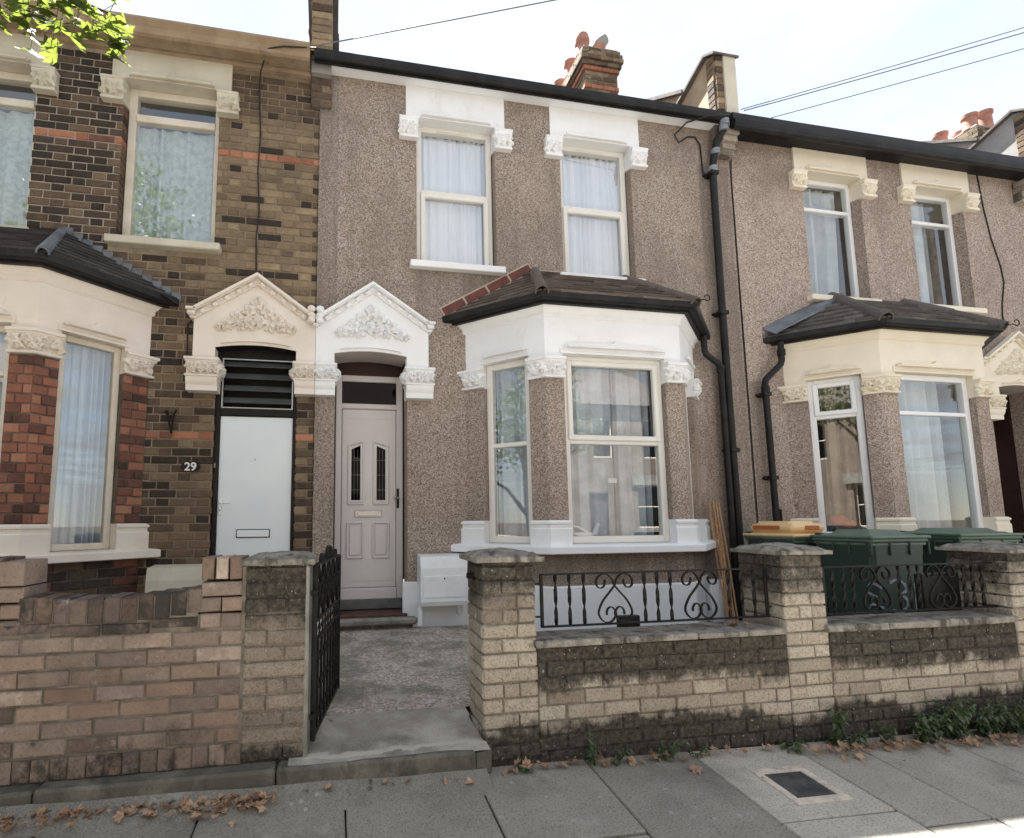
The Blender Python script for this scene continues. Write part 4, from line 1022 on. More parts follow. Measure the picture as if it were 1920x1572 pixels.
# brick kneeler on the eaves between houses 1 and 2
def kneeler(parent, xc, w, z0, z1, y0, mat, tones):
    B = Bricks(); core = MB().box(xc - w / 2 + .008, xc + w / 2 - .008, y0 + .008, .3, z0, z1).build('eaves_kneeler', 'mortar_dark', parent)
    n = int((z1 - z0) / .078)
    for k in range(n):
        z = z0 + k * .078; out = .0
        for (a, b) in (((-w / 2, w / 2),) if k % 2 else ((-w / 2, -.005), (.005, w / 2))):
            B.put(at(xc, y0 - out, 0), a, z + .004, b - a, .070, .06, mat, random.gauss(tones, .15), .15)
        B.put(frame_of((xc - w / 2, .25), (xc - w / 2, y0)), .0, z + .004, .25 + abs(y0) - .004, .070, .06, mat, random.gauss(tones, .15), .2)
    B.build(core, 60); return core
kneeler(HA, .01, .20, 5.66, 6.06, -.05, 'stock_brick', .5)

# ------------------------------------------------------------------ house 2: pebbledash with white trim
HB = thing('pebbledash_house', (2.35, 0, .1), 'brown pebbledash house with bright white trim and taupe front door', 'house')
WB = (1.425, 3.04); XB = 2.807
holes = [(c - .43, c + .43, 4.05, 5.76) for c in WB] + [(.188, .893, .45, 3.14), (XB - 1.15, XB + 1.15, 1.2, 3.06)]
holed_wall(MB(), 0, 4.775, .1, 6.13, holes, -.012, .24).build('wall', 'pebbledash_warm', HB, recalc=False)
MB().sweep([(.11, 0), (4.60, 0)], [(0, 6.058), (.02, 6.058), (.165, 6.066), (.165, 6.09), (0, 6.09)]).build('soffit', 'white_paint', HB)
gutter_run(HB, -.06, 4.66, 'half_round'); main_roof(HB, 0, 4.7)
for n, c in enumerate(WB):
    window_head(HB, c, 'white_paint', 6.056, .542, 11 + n); sill(HB, c, 'white_paint', .505, 4.02, 4.094)
    window_unit(HB, at(c), -.42, .42, 4.07, 5.70, 'upvc_ivory', [4.945], (0,), .085, .062, .045, 'sky_glass', vent=(-.19, .16, 5.632))
    room(HB, c - .6, c + .6, 4.0, 5.8, .205)
    curtain('voile_curtain', at(c), -.37, .37, 4.1, 5.66, .175, 9, .04, 'curtain_white', ('white pleated voile curtain upstairs nearest the brick house', 'white pleated voile curtain upstairs nearest the drainpipe')[n], group='white voile curtains', seed=n + 4, sharp=.7)
bay(HB, XB, 'white_paint', 'pebbledash_warm', 'upvc_ivory', ([2.18], [2.18], [2.18]), ((), (1,), ()), 5, 'pebble')
MB().sweep(BAY(XB), [(-.1, .2), (.010, .2), (.012, .855), (.004, .868), (-.1, .868)], (True, True)).build('dado', 'white_paint', HB)
MB().cbox(.845, 1.05, -.03, .02, .3, .878, .008).box(1.05, 1.5, -.022, .02, .3, .87).build('dado', 'white_paint', HB)
rb_, W_, T_ = bay_roof(HB, XB, 'roof_tile', None, 40, .112, .165)
for i, (a, b) in enumerate(((W_[1], T_[0]), (W_[2], T_[1]))): hip_tile(rb_, a + V(((-.015, .015)[i], -.02, .035)), b + V((0, 0, .045)), .062, 'roof_tile', 2, 'hip_tile', .55)
MB().tube([W_[2] + V((.02, -.03, .03)), W_[2] + V((.05, -.06, .03))] + [W_[2] + V((.085 + .03 * math.cos(t), -.075, .045 + .03 * math.sin(t))) for t in (-2.4, -1.6, -.6, .4, 1.3, 2.2, 3.0)], .005, 6).build('hip_iron', 'iron_black', rb_)
# tile creasing and mortar up the left slope and along the top
sl_ = MB(); a, b = V((XB - 1.53, -.012, 3.535)), V((XB - .56, -.012, 4.105)); d = (b - a)
for i in range(4):
    p, q = a + d * (i / 4 + .012), a + d * ((i + 1) / 4 - .012); n_ = V((-d.z, 0, d.x)).normalized() * .082
    MB().add([p + V((0, -.020, 0)), q + V((0, -.020, 0)), q + n_ + V((0, -.014, 0)), p + n_ + V((0, -.014, 0)), p, q, q + n_, p + n_], [(0, 1, 2, 3), (4, 7, 6, 5), (0, 4, 5, 1), (1, 5, 6, 2), (2, 6, 7, 3), (3, 7, 4, 0)]).build('creasing_tile', 'red_tile', rb_)
n_ = V((-d.z, 0, d.x)).normalized()
sl_.add([a - n_ * .02 + V((0, -.012, 0)), b - n_ * .02 + V((0, -.012, 0)), b + n_ * .092 + V((0, -.006, 0)), a + n_ * .092 + V((0, -.006, 0)), a - n_ * .03, b - n_ * .03, b + n_ * .1, a + n_ * .1], [(0, 1, 2, 3), (4, 7, 6, 5), (0, 4, 5, 1), (2, 6, 7, 3), (3, 7, 4, 0), (1, 5, 6, 2)])
sl_.sweep([(XB - .58, -.012), (XB + .55, -.012)], [(0, 4.05), (.045, 4.065), (.012, 4.118), (0, 4.12)])
sl_.build('mortar_fillet', 'tile_joint', rb_)
F_ = [frame_of(BAY(XB)[i], BAY(XB)[i + 1]) for i in range(3)]
curtain('voile_curtain', F_[1], .2, .76, 1.29, 2.98, .20, 4, .07, 'curtain_dim', 'sheer white curtain on the door side of the white bay front window', group='bay voile curtains', seed=9)
curtain('voile_curtain', F_[1], .73, 1.22, 1.29, 2.98, .235, 4, .07, 'curtain_dim', 'sheer white curtain on the drainpipe side of the white bay front window', group='bay voile curtains', seed=10)
curtain('voile_curtain', F_[0], .24, .72, 1.29, 2.98, .22, 5, .05, 'curtain_dim', 'dim net curtain in the angled bay window beside the taupe door', group='bay voile curtains', seed=11)
curtain('voile_curtain', F_[2], .2, .64, 1.29, 2.98, .22, 5, .05, 'curtain_white', 'net curtain in the hidden angled bay window facing the drainpipe', group='bay voile curtains', seed=12)
porch(HB, (0, 1), 'white_paint', 77)
# taupe front door
fr = MB(); d = .245
for a, b in ((.196, .258), (.815, .884)): fr.cbox(a, b, d, d + .07, .69, 2.95, .008)
fr.cbox(.256, .817, d + .001, d + .07, 2.60, 2.655, .008); fr.cbox(.256, .817, d + .001, d + .07, 2.885, 2.95, .008); fr.cbox(.256, .817, d - .01, d + .08, .69, .80, .008)
fr.cbox(.40, .66, d - .008, d + .004, 2.914, 2.930, .003)
drf = fr.build('door_frame', 'taupe_door', HB)
MB().add([(.256, d + .03, 2.65), (.817, d + .03, 2.65), (.817, d + .03, 2.89), (.256, d + .03, 2.89)], [(0, 1, 2, 3)]).build('fanlight', 'dark_glass', drf, recalc=False)
G = [(.361, .449), (.614, .702)]
lf = MB(); lf.cbox(.262, .812, d + .012, d + .06, .803, 2.597, .008)
for a, b, c, e in ((.279, .284, .87, 2.505), (.775, .78, .87, 2.505)): lf.box(a, b, d + .008, d + .014, c, e)
for c, e in ((.87, .875), (2.50, 2.505)): lf.box(.2805, .7785, d + .0085, d + .014, c, e)
dl = lf.build('front_door', 'taupe_door', HB)
def molding(pts, nm, w=.012):
    m = MB(); n = len(pts)
    for i in range(n):
        p, q = pts[i], pts[(i + 1) % n]; m.tube([(p[0], d + .008, p[1]), (q[0], d + .008, q[1])], w, 8)
    return m.build(nm, 'taupe_door', dl, smooth=True)
for i, (a, b) in enumerate(G):
    lo, hi = (2.196, 2.235) if i == 0 else (2.235, 2.196)
    molding([(a - .028, 1.63), (b + .028, 1.63), (b + .028, hi + .028), (a - .028, lo + .028)], 'glazing_surround')
    MB().prism([(a - .02, 1.645), (b + .02, 1.645), (b + .02, hi + .01), (a - .02, lo + .01)], d + .004, d + .011, 'y').build('glazing_surround', 'taupe_door', dl)
    g = MB().prism([(a, 1.668), (b, 1.668), (b, hi - .015), (a, lo - .015)], d - .001, d + .003, 'y').build('door_pane', 'dark_glass', dl)
    MB().prism([(a, 1.668), (b, 1.668), (b, hi - .015), (a, lo - .015)], d + .0032, d + .0038, 'y').build('pane_backing', 'black_plastic', dl)
    cm = MB()
    for z in (1.77, 1.92, 2.07): cm.box(a, b, d - .003, d - .0015, z - .002, z + .002)
    for x in (a + .028, b - .028): cm.box(x - .0015, x + .0015, d - .003, d - .0017, 1.668, min(lo, hi) - .015)
    cm.build('lead_came', 'lead', g)
for a, b in ((.325, .478), (.578, .735)):
    molding([(a, 1.098), (b, 1.098), (b, 1.44), (a, 1.44)], 'door_panel')
    MB().cbox(a + .022, b - .022, d + .0, d + .014, 1.12, 1.418, .012).build('door_panel', 'taupe_door', dl)
MB().cbox(.397, .663, d - .004, d + .012, 1.497, 1.567, .006).build('letterbox', 'alloy', dl)
MB().cbox(.42, .64, d - .01, d - .002, 1.513, 1.551, .007).build('letter_flap', 'alloy', dl)
MB().cbox(.817, .841, d - .012, d + .003, 1.585, 1.785, .007).build('handle_plate', 'gloss_black', dl)
MB().tube([(.829, d - .01, 1.69), (.829, d - .04, 1.69), (.80, d - .045, 1.688)], .012, 10).ball((.797, d - .045, 1.688), .016).build('door_handle', 'alloy', dl, smooth=True)
MB().box(.186, .895, d + .05, d + .055, 2.94, 3.16).build('porch_board', 'maroon_board', HB)
MB().box(.19, .892, d + .1, d + .11, .5, 3.1).build('door_backing', 'gloss_black', HB)
sp = MB().cbox(.20, .885, -.06, .36, .56, .592, .004).build('porch_floor', 'quarry_tile', HB)
MB().cbox(.202, .883, d - .03, d + .02, .60, .69, .004).build('threshold_vent', 'louvre_grey', HB)
MB().cbox(.10, .97, -.16, -.062, .505, .572, .02, None, .004).build('door_step', 'stone_grey', HB)
MB().box(.14, .93, -.10, -.02, .40, .51).build('step_riser', 'mortar_dark', HB)
MB().cbox(-.02, .185, -.03, .02, .3, .56, .006).build('dado', 'white_paint', HB)
# parapet between houses 2 and 3, chimney
def parapet(parent, xc, w, rend, board=True, seed=1):
    """raised party wall: tall nib at the eaves, low coping up the roof"""
    mb = MB(); nib = [(-.16, 6.0), (.42, 6.0), (.42, 6.85), (.33, 6.99), (-.06, 7.0), (-.16, 6.94)]
    mb.prism([(-.10, 5.98), (.55, 5.98), (.62, 6.80), (.02, 7.02), (-.10, 6.97)], xc - w / 2, xc + w / 2, 'x')
    mb.prism([(.5, 6.2), (3.7, 8.5), (3.7, 9.14), (.4, 6.91)], xc - w / 2 + .005, xc + w / 2 - .005, 'x')
    pw = mb.build('parapet', rend, parent)
    c = MB()
    c.prism([(-.17, 6.955), (.005, 7.065), (.66, 6.82), (.66, 6.79), (.0, 7.03), (-.17, 6.925)], xc - w / 2 - .06, xc + w / 2 + .06, 'x')
    c.prism([(.40, 6.96), (3.72, 9.20), (3.72, 9.15), (.40, 6.91)], xc - w / 2 - .07, xc + w / 2 + .07, 'x')
    c.build('parapet_coping', 'coping_dark', pw)
    B = Bricks(); z = 6.06
    for k in range(11): B.put(frame_of((xc - w / 2, .02), (xc - w / 2, -.12)), 0, 6.10 + k * .079, .115, .071, .04, 'stock_brick', random.gauss(.55, .2), .1, .012)
    for k in range(11): B.put(at(xc, -.12), -w / 2, 6.10 + k * .079, w * (.42 if board else 1), .071, .04, 'stock_brick', random.gauss(.55, .2), .1, .012)
    B.build(pw, 60)
    if board: MB().cbox(xc - w / 2 + w * .38, xc + w / 2 + .02, -.155, -.11, 6.08, 6.97, .004).build('parapet_board', 'aged_cream', pw)
    return pw
parapet(HB, 4.70, .23, 'plaster_tan')
parapet(HA, .01, .20, 'plaster_grey', False)
core = MB().box(4.645 - .11, 4.645 + .11, -.10, .02, 5.70, 6.08).build('eaves_kneeler', 'mortar_dark', HB)
B = Bricks()
for k, (o, w) in enumerate(((0, .15), (.015, .17), (.045, .19), (.075, .20), (.085, .21))): B.put(at(4.70, -.10 - o), -w / 2, 5.70 + k * .076, w, .068, .15, 'buff_brick', R(.4, .9), .1, 0)
B.build(core, 20)
def chimney(parent, xc, yc, w, l, z0, z1, pots, name='chimney', mat='stock_brick', lab=None):
    ch = MB().box(xc - w / 2 + .01, xc + w / 2 - .01, yc - l / 2 + .01, yc + l / 2 - .01, z0, z1).build(name, 'mortar_pale', parent)
    B = Bricks(); n = int((z1 - z0) / .08); rr = random.Random(3)
    for k in range(n):
        z = z0 + k * .08; top = n - k
        o = {1: .05, 2: .075, 3: .085, 4: .055, 5: .028}.get(top, .012 if top == 9 else 0)
        m = 'orange_brick' if top in (5, 9) else mat
        for fr, L in ((frame_of((xc - w / 2 - o, yc - l / 2 - o), (xc + w / 2 + o, yc - l / 2 - o)), w + 2 * o), (frame_of((xc - w / 2 - o, yc + l / 2 + o), (xc - w / 2 - o, yc - l / 2 - o)), l + 2 * o)):
            u = 0 if k % 2 else -.11
            while u < L - .01:
                a, b = max(0, u), min(L, u + .22); u += .22
                if b - a > .04: B.put(fr, a + .003, z + .004, b - a - .006, .071, .08 + o, m, rr.gauss(.55, .2), .15 if top < 4 else .05)
    B.build(ch, 260)
    MB().cbox(xc - w / 2 - .03, xc + w / 2 + .03, yc - l / 2 - .03, yc + l / 2 + .03, z1, z1 + .05, .03).build('flaunching', 'plaster_grey', ch)
    for px, py, r, h, hood in pots:
        p = MB().lathe([(r * 1.15, 0), (r * 1.0, .08), (r * .92, h - .08), (r * 1.12, h - .06), (r * 1.15, h), (r * .95, h + .005)], (px, py, z1 + .04), 16).build('chimney_pot', 'terracotta', ch, smooth=True)
        if hood:
            MB().tube([(px, py, z1 + .04 + h), (px, py, z1 + .08 + h), (px + hood[0], py + hood[1], z1 + .15 + h), (px + hood[0] * 2, py + hood[1] * 2, z1 + .2 + h)], [r * 1.0, r * 1.05, r * .95, r * .8], 14).build('pot_hood', 'plaster_grey' if hood[2] else 'terracotta', p, smooth=True)
    return ch
chimney(HB, 4.55, 3.2, .60, 1.7, 8.2, 9.40, [(4.33, 2.55, .11, .30, (.0, .05, 0)), (4.64, 2.57, .11, .24, (.06, -.02, 1)), (4.33, 3.0, .11, .3, None), (4.64, 3.1, .11, .3, None), (4.33, 3.45, .11, .3, None), (4.33, 3.85, .11, .3, None)])

# ------------------------------------------------------------------ house 3: pebbledash with ivory trim
HC = thing('pebbledash_house', (7.05, 0, .1), 'pale pebbledash house with ivory trim and lead flashing on its bay roof', 'house')
WD = (6.21, 7.83); XD = 6.604; mC = (9.2, -1)
holes = [(c - .43, c + .43, 4.05, 5.76) for c in WD] + [(9.2 - .893, 9.2 - .188, .45, 3.14), (XD - 1.15, XD + 1.15, 1.2, 3.06)]
holed_wall(MB(), 4.787, 9.4, .1, 6.1, holes, -.008, .24).build('wall', 'pebbledash_pale', HC, recalc=False)
gutter_run(HC, 4.665, 9.28, 'box'); main_roof(HC, 4.7, 9.4)
for n, c in enumerate(WD):
    window_head(HC, c, 'ivory_paint', 6.05, .54, 23 + n); sill(HC, c, 'ivory_paint', .50, 4.02, 4.09)
    window_unit(HC, at(c), -.42, .42, 4.07, 5.70, 'upvc_white', [5.30], (), .115, .055)
    room(HC, c - .6, c + .6, 4.0, 5.8, .21)
curtain('drawn_curtain', at(WD[0]), -.30, .32, 4.1, 5.66, .22, 5, .09, 'curtain_grey', 'grey drawn curtain upstairs in the pale house nearest the drainpipe', group='grey curtains', seed=21, gather=.12)
curtain('drawn_curtain', at(WD[1]), -.38, .12, 4.1, 5.66, .22, 5, .08, 'curtain_grey', 'grey curtain half drawn upstairs in the pale house at the right', group='grey curtains', seed=22)
bay(HC, XD, 'ivory_paint', 'pebbledash_pale', 'upvc_white', ([2.575], [2.575], [2.575]), ((1,), (), ()), 9, 'pebble')
rb_, W_, T_ = bay_roof(HC, XD, 'roof_tile_grey', None, 60, .112, .165)
for i, (a, b) in enumerate(((W_[1], T_[0]), (W_[2], T_[1]))): hip_tile(rb_, a + V(((-.015, .015)[i], -.02, .04)), b + V((0, 0, .05)), .07, 'roof_tile_grey', 2, 'hip_tile', .45)
MB().tube([W_[2] + V((.02, -.03, .03)), W_[2] + V((.05, -.06, .03))] + [W_[2] + V((.095 + .036 * math.cos(t), -.075, .045 + .036 * math.sin(t))) for t in (-2.4, -1.6, -.6, .4, 1.3, 2.2, 3.0)], .005, 6).build('hip_iron', 'iron_black', rb_)
a, b = V((XD - 1.56, -.012, 3.53)), V((XD - .53, -.012, 4.10)); dn = V((.13, -.19, -.035))
MB().add([a, b, b + V((.10, -.10, -.045)), a + V((.02, -.20, .0)) , a + V((0, 0, .12)), b + V((0, 0, .05)), a + V((.0, .012, .12)), b + V((0, .012, .05)), a + dn * .6 + V((0, 0, .03)), b + dn * .5 + V((0, 0, .03))], [(4, 5, 9, 8), (8, 9, 2, 3), (0, 1, 7, 6), (4, 6, 7, 5)]).build('flashing', 'lead', rb_, recalc=False)
F_ = [frame_of(BAY(XD)[i], BAY(XD)[i + 1]) for i in range(3)]
curtain('drawn_curtain', F_[1], .2, 1.05, 1.29, 2.98, .2, 7, .07, 'curtain_grey', 'grey drawn curtain across the front of the ivory bay behind the bins', group='grey curtains', seed=23)
curtain('drawn_curtain', F_[0], .34, .70, 1.29, 2.98, .24, 3, .09, 'curtain_gold', 'fawn drawn curtain in the angled ivory bay window above the amber lid', group='grey curtains', seed=24, gather=.2)
curtain('drawn_curtain', F_[2], .2, .64, 1.29, 2.98, .22, 4, .07, 'curtain_grey', 'grey curtain in the angled ivory bay window beside the far porch', group='grey curtains', seed=25)
porch(HC, mC, 'ivory_paint', 99, .876, 'porch_soffit', .25)
MB().box(.19, .892, .70, .72, .4, 3.14).box(.19, .21, .24, .70, .4, 3.14).box(.872, .892, .24, .70, .4, 3.14).box(.19, .892, .24, .70, 3.06, 3.14).build('porch_lining', 'maroon_board', HC, mx=mC)
dd = MB()
for a, b in ((.24, .30), (.78, .84)): dd.cbox(a, b, .64, .70, .5, 3.0, .006)
dd.cbox(.30, .78, .645, .70, 2.5, 2.56, .006); dd.cbox(.30, .78, .66, .70, .5, 2.5, .006)
dd.build('front_door', 'ivory_paint', HC, mx=mC)
parapet(HC, 9.52, .23, 'plaster_grey', False)
core = MB().box(9.25 - .1, 9.25 + .1, -.10, .02, 5.66, 5.92).build('eaves_kneeler', 'mortar_dark', HC)
B = Bricks()
for k, (o, w) in enumerate(((0, .15), (.02, .17), (.05, .19), (.08, .2))): B.put(at(9.24, -.10 - o), -w / 2, 5.62 + k * .076, w, .068, .15, 'buff_brick', R(.4, .9), .1, 0)
B.build(core, 20)
# plain neighbour houses closing the terrace at both ends
for x0, x1, lb in ((9.4, 18.8, 'plain rendered terrace house beyond the pale house'), (-14.1, -4.7, 'plain rendered terrace house beyond the brick house')):
    h = thing('terrace_house', ((x0 + x1) / 2, 0, .1), lb, 'house')
    MB().box(x0 + .003, x1 - .003, .0, .25, .1, 6.1).build('wall', 'opposite_wall', h); main_roof(h, x0, x1); gutter_run(h, x0, x1, 'half_round')
h = thing('chimney_stack', (14.0, 3.6, 8.2), 'distant brick chimney stack with red clay pots at the far right', 'chimney')
chimney(h, 13.95, 3.6, 1.15, 1.6, 8.0, 9.62, [(13.47, 2.95, .125, .34, None), (13.87, 2.95, .14, .46, None), (13.47, 3.5, .125, .34, None), (13.97, 3.45, .13, .4, None)], 'stack')
# ------------------------------------------------------------------ garden walls
YF = -2.35
def pier(parent, x0, x1, z0, z1, yd, mat, tone, damp, name='brick_pier', cap=None, rowh=.0755, mortar='buff_mortar', rounded=0., faces='flr'):
    core = MB().box(x0 + .009, x1 - .009, YF + .009, YF + yd - .004, z0 - .1, z1).build(name, mortar, parent)
    core['damp'] = .9; core['pier'] = 1.0
    B = Bricks(); w = x1 - x0
    k = 0
    while z0 + (k + 1) * rowh <= z1 + .02:
        z = z0 + k * rowh
        cut = [0, w] if k % 4 == 1 else ([0, w * .64, w] if k % 2 == 0 else [0, w * .36, w] if k % 4 == 3 else [0, w])
        if k % 5 == 4: cut = [0, w * .37, w * .66, w]
        for a, b in zip(cut, cut[1:]): B.put(at(x0, YF), a + .003, z + .005, b - a - .006, rowh - .011, .07, mat, tone(z), damp(z, 0), R(-.002, .005), 'brick_')
        cs = [0, yd * .6, yd] if k % 2 else [0, yd * .3, yd * .9, yd]
        if 'l' in faces:
            for a, b in zip(cs, cs[1:]): B.put(frame_of((x0, YF + yd), (x0, YF)), a + .003, z + .005, b - a - .006 - (.004 if b == yd else 0), rowh - .011, .06, mat, tone(z), damp(z, 1), R(-.002, .003), 'brick_')
        if 'r' in faces:
            for a, b in zip(cs, cs[1:]): B.put(frame_of((x1, YF), (x1, YF + yd)), a + .007, z + .005, b - a - .008, rowh - .011, .06, mat, tone(z), damp(z, 1), R(-.002, .003), 'brick_')
        k += 1
    B.build(core, 140)
    return core
def cap_slab(parent, x0, x1, y0, y1, z, th, rise, mat='coping_stone', name='pier_cap'):
    n = 8; vs = []; fs = []
    xs_, ys_ = [x0 + (x1 - x0) * i / n for i in range(n + 1)], [y0 + (y1 - y0) * j / n for j in range(n + 1)]
    for j, y in enumerate(ys_):
        for i, x in enumerate(xs_):
            e = min(i, n - i, j, n - j) / (n / 2); q = .35 if e == 0 else 1
            vs.append((x + R(-.003, .003), y + R(-.003, .003), z + th * (.62 if e == 0 else 1) + rise * e + R(-.0025, .0025)))
    N = n + 1
    fs = [(j * N + i, j * N + i + 1, (j + 1) * N + i + 1, (j + 1) * N + i) for j in range(n) for i in range(n)]
    ring = [i for i in range(n)] + [j * N + n for j in range(n)] + [n * N + n - i for i in range(n)] + [(n - j) * N for j in range(n)]
    b = len(vs)
    for i in ring: p = vs[i]; vs.append((p[0], p[1], z + R(-.002, .002)))
    fs += [(ring[i], ring[(i + 1) % len(ring)], b + (i + 1) % len(ring), b + i) for i in range(len(ring))] + [list(range(b, b + len(ring)))]
    return MB().add(vs, fs).build(name, mat, parent, smooth=True)

# left wall of brown bricks with a dipped soldier-course top
LW = thing('garden_wall', (-1.2, YF, .3), 'brown brick front wall with a dipped soldier course top beside the open gate', 'wall')
core = MB()
top = lambda x: 1.108 + .040 * ((x + .86) / .44) ** 2 if x > -1.17 else 1.30
core.prism([(-4.7, .2), (-.235, .2), (-.235, 1.02), (-4.7, 1.02)], YF + .009, YF + .20, 'y'); core.box(-.236, -.2155, YF + .006, YF + .19, .25, 1.24)
xs_c = [-1.16 + i * .0605 for i in range(13)]
core.prism([(-1.165, 1.0)] + [(-.433, 1.0)] + [(x, top(x) - .006) for x in xs_c[::-1]], YF + .008, YF + .199, 'y')
wb = core.build('wall_core', 'mortar_dark', LW)
B = Bricks(); rr = random.Random(12)
gt = lambda x, z, k: rr.triangular(.0, 1., .50)
gd = lambda x, z: .5 if z > .9 else (.32 if z < .50 else .12)
courses(B, at(0, YF), -4.7, -.232, .430, 1.02, .0738, 'stretcher', .2105, .009, 'garden_brick', gt, gd, None, .07, -.121, .430)
x = -4.7
while x < -.235:  # base course of bricks on edge
    B.put(at(0, YF), x + .003, .330, .0675, .094, .07, 'garden_brick', rr.uniform(.3, .8), rr.uniform(.3, .65), R(-.001, .004)); x += .0735
x = -4.7
while x < -.43:   # soldier course following the dip
    if not (-1.30 < x + .036 < -1.17 or x + .036 < -1.9):
        t = top(x + .036); B.put(at(0, YF), x + .002, t - .112, .067, .111 + R(-.003, .003), .195, 'garden_brick', rr.uniform(.0, .3), rr.uniform(.3, .65), R(-.001, .002))
    x += .0715
x = -1.9
while x < -.44:   # sloping brick row under it
    w = .2105; t = top(x + w / 2); B.put(at(0, YF), x + .003, t - .165, w - .008, .046, .2, 'garden_brick', rr.uniform(.1, .4), rr.uniform(.4, .7), R(-.002, .003)); x += w
for x0, x1 in ((-.425, -.232), (-1.36, -1.175)):
    for k in range(3):
        z = .948 + k * .0738 + .01
        for a, b in ((x0, (x0 + x1) / 2), ((x0 + x1) / 2, x1)) if k != 2 else ((x0, x1),): B.put(at(0, YF), a + .003, z, b - a - .007, .064, .2, 'garden_brick', rr.uniform(.3, .7), .2, .0)
    if x0 < -1: B.put(at(0, YF), x0 + .003, 1.175, x1 - x0 - .004, .112, .2, 'garden_brick', .62, .1, .004); continue
    for i in range(3): B.put(at(0, YF), x0 + i * (x1 - x0) / 3 + .003, 1.183, (x1 - x0) / 3 - .007, .104, .2, 'garden_brick', (.35, .98, .3)[i], .1 if i == 1 else .3, .001)
B.build(wb, 190)
# left gate pier of weathered buff brick
GP = thing('gate_pier', (-.07, YF, .3), 'weathered buff brick gate pier at the end of the brown wall, gate hung on it', 'pier')
rp = random.Random(4)
pier(GP, -.222, .078, .335, 1.243, .30, 'buff_brick', lambda z: rp.uniform(.0, .30), lambda z, side: 1.25, cap=None)
cap_slab(GP, -.240, .108, YF - .02, YF + .32, 1.245, .042, .018)
MB().cbox(.062, .084, YF - .004, YF + .30, .33, 1.24, .006, None, .003).build('render_strip', 'stone_grey', GP)

# buff wall with piers in front of house 2 and house 3
BW = thing('garden_wall', (2.0, YF, .2), 'buff brick front wall with black railing between two capped piers, before the white bay', 'wall')
rb = random.Random(6)
tb = lambda z: rb.triangular(.2, .95, .55)
def panel_damp(xa, xb):
    return lambda x, z: 1.0 if xa + .04 < x < xb - .04 else .75
pd = lambda xm_: (lambda z, side: 1.0 if side else .9)  # grime amount; side faces get more, painting in their shade
p1 = pier(BW, .963, 1.263, .235, 1.232, .30, 'buff_brick', lambda z: rb.uniform(.5, .85) if z < .85 else rb.uniform(.15, .5), pd(0))
cap_slab(BW, .925, 1.300, YF - .038, YF + .335, 1.235, .040, .030)
core = MB().box(1.26, 2.80, YF + .009, YF + .21, .1, .783).build('low_wall', 'buff_mortar', BW); core['damp'] = 1.0
B = Bricks(); D2 = panel_damp(1.26, 2.80)
courses(B, at(0, YF), 1.266, 2.796, .183, .7855, .0752, 'stretcher', .215, .009, 'buff_brick', lambda x, z, k: tb(z), D2, None, .06, .02, .183)
B.build(core, 200)
for a, b in ((1.243, 1.75), (1.752, 2.20), (2.203, 2.52), (2.523, 2.775)): MB().cbox(a, b - .002, YF - .034, YF + .235, .786, .820, .006, None, .003).build('coping_slab', 'coping_stone', BW)
p2 = pier(BW, 2.800, 3.092, .185, 1.236, .34, 'buff_brick', lambda z: rb.uniform(.45, .9), lambda z, side: 1.0 if side else .8)  # side faces coloured darker than the front to add shade
cap_slab(BW, 2.772, 3.132, YF - .035, YF + .375, 1.238, .036, .032)
CW = thing('garden_wall', (3.8, YF, .2), 'buff brick front wall with railing in front of the wheelie bins', 'wall')
core = MB().box(3.09, 4.53, YF + .009, YF + .21, .05, .783).build('low_wall', 'buff_mortar', CW); core['damp'] = 1.0
B = Bricks(); D3 = panel_damp(3.08, 4.55)
courses(B, at(0, YF), 3.096, 4.520, .108, .7855, .0752, 'stretcher', .215, .009, 'buff_brick', lambda x, z, k: tb(z), D3, None, .06, .09, .183)
B.build(core, 200)
for a, b in ((3.058, 3.50), (3.503, 3.95), (3.953, 4.50)): MB().cbox(a, b - .002, YF - .034, YF + .235, .783, .822, .006, None, .003).build('coping_slab', 'coping_stone', CW)
pier(CW, 4.525, 4.84, .11, 1.216, .36, 'buff_brick', lambda z: rb.uniform(.45, .85), lambda z, side: .9 if side else .6)  # darker colour on the sides stands for shade, over the grime
cap_slab(CW, 4.49, 4.88, YF - .04, YF + .40, 1.218, .036, .035)
core = MB().box(4.84, 9.4, YF + .009, YF + .21, .0, .783).build('low_wall', 'buff_mortar', CW); core['damp'] = 1.0
B = Bricks(); courses(B, at(0, YF), 4.845, 9.4, .108, .7855, .0752, 'stretcher', .215, .009, 'buff_brick', lambda x, z, k: tb(z), lambda x, z: .3, None, .06, .09, .183)
B.build(core, 0)

# ------------------------------------------------------------------ ironwork
def smooth_path(pts, n=5):
    """Catmull-Rom through 2D points"""
    out = []; P = [pts[0]] + list(pts) + [pts[-1]]
    for i in range(1, len(P) - 2):
        for k in range(n):
            t = k / n; a, b, c, d = P[i - 1], P[i], P[i + 1], P[i + 2]
            out.append(tuple(.5 * (2 * b[j] + (c[j] - a[j]) * t + (2 * a[j] - 5 * b[j] + 4 * c[j] - d[j]) * t * t + (3 * b[j] - a[j] - 3 * c[j] + d[j]) * t ** 3) for j in (0, 1)))
    out.append(pts[-1]); return out
TOPS = [(0, 0), (.016, .038), (.048, .066), (.088, .060), (.112, .030), (.108, .0), (.088, -.012), (.068, -.004), (.058, .018), (.060, .034)]
LOWS = [(0, 0), (.032, -.036), (.075, -.084), (.103, -.142), (.092, -.180), (.061, -.203), (.022, -.196), (-.004, -.158), (.014, -.124), (.036, -.120), (.052, -.138), (.054, -.162)]
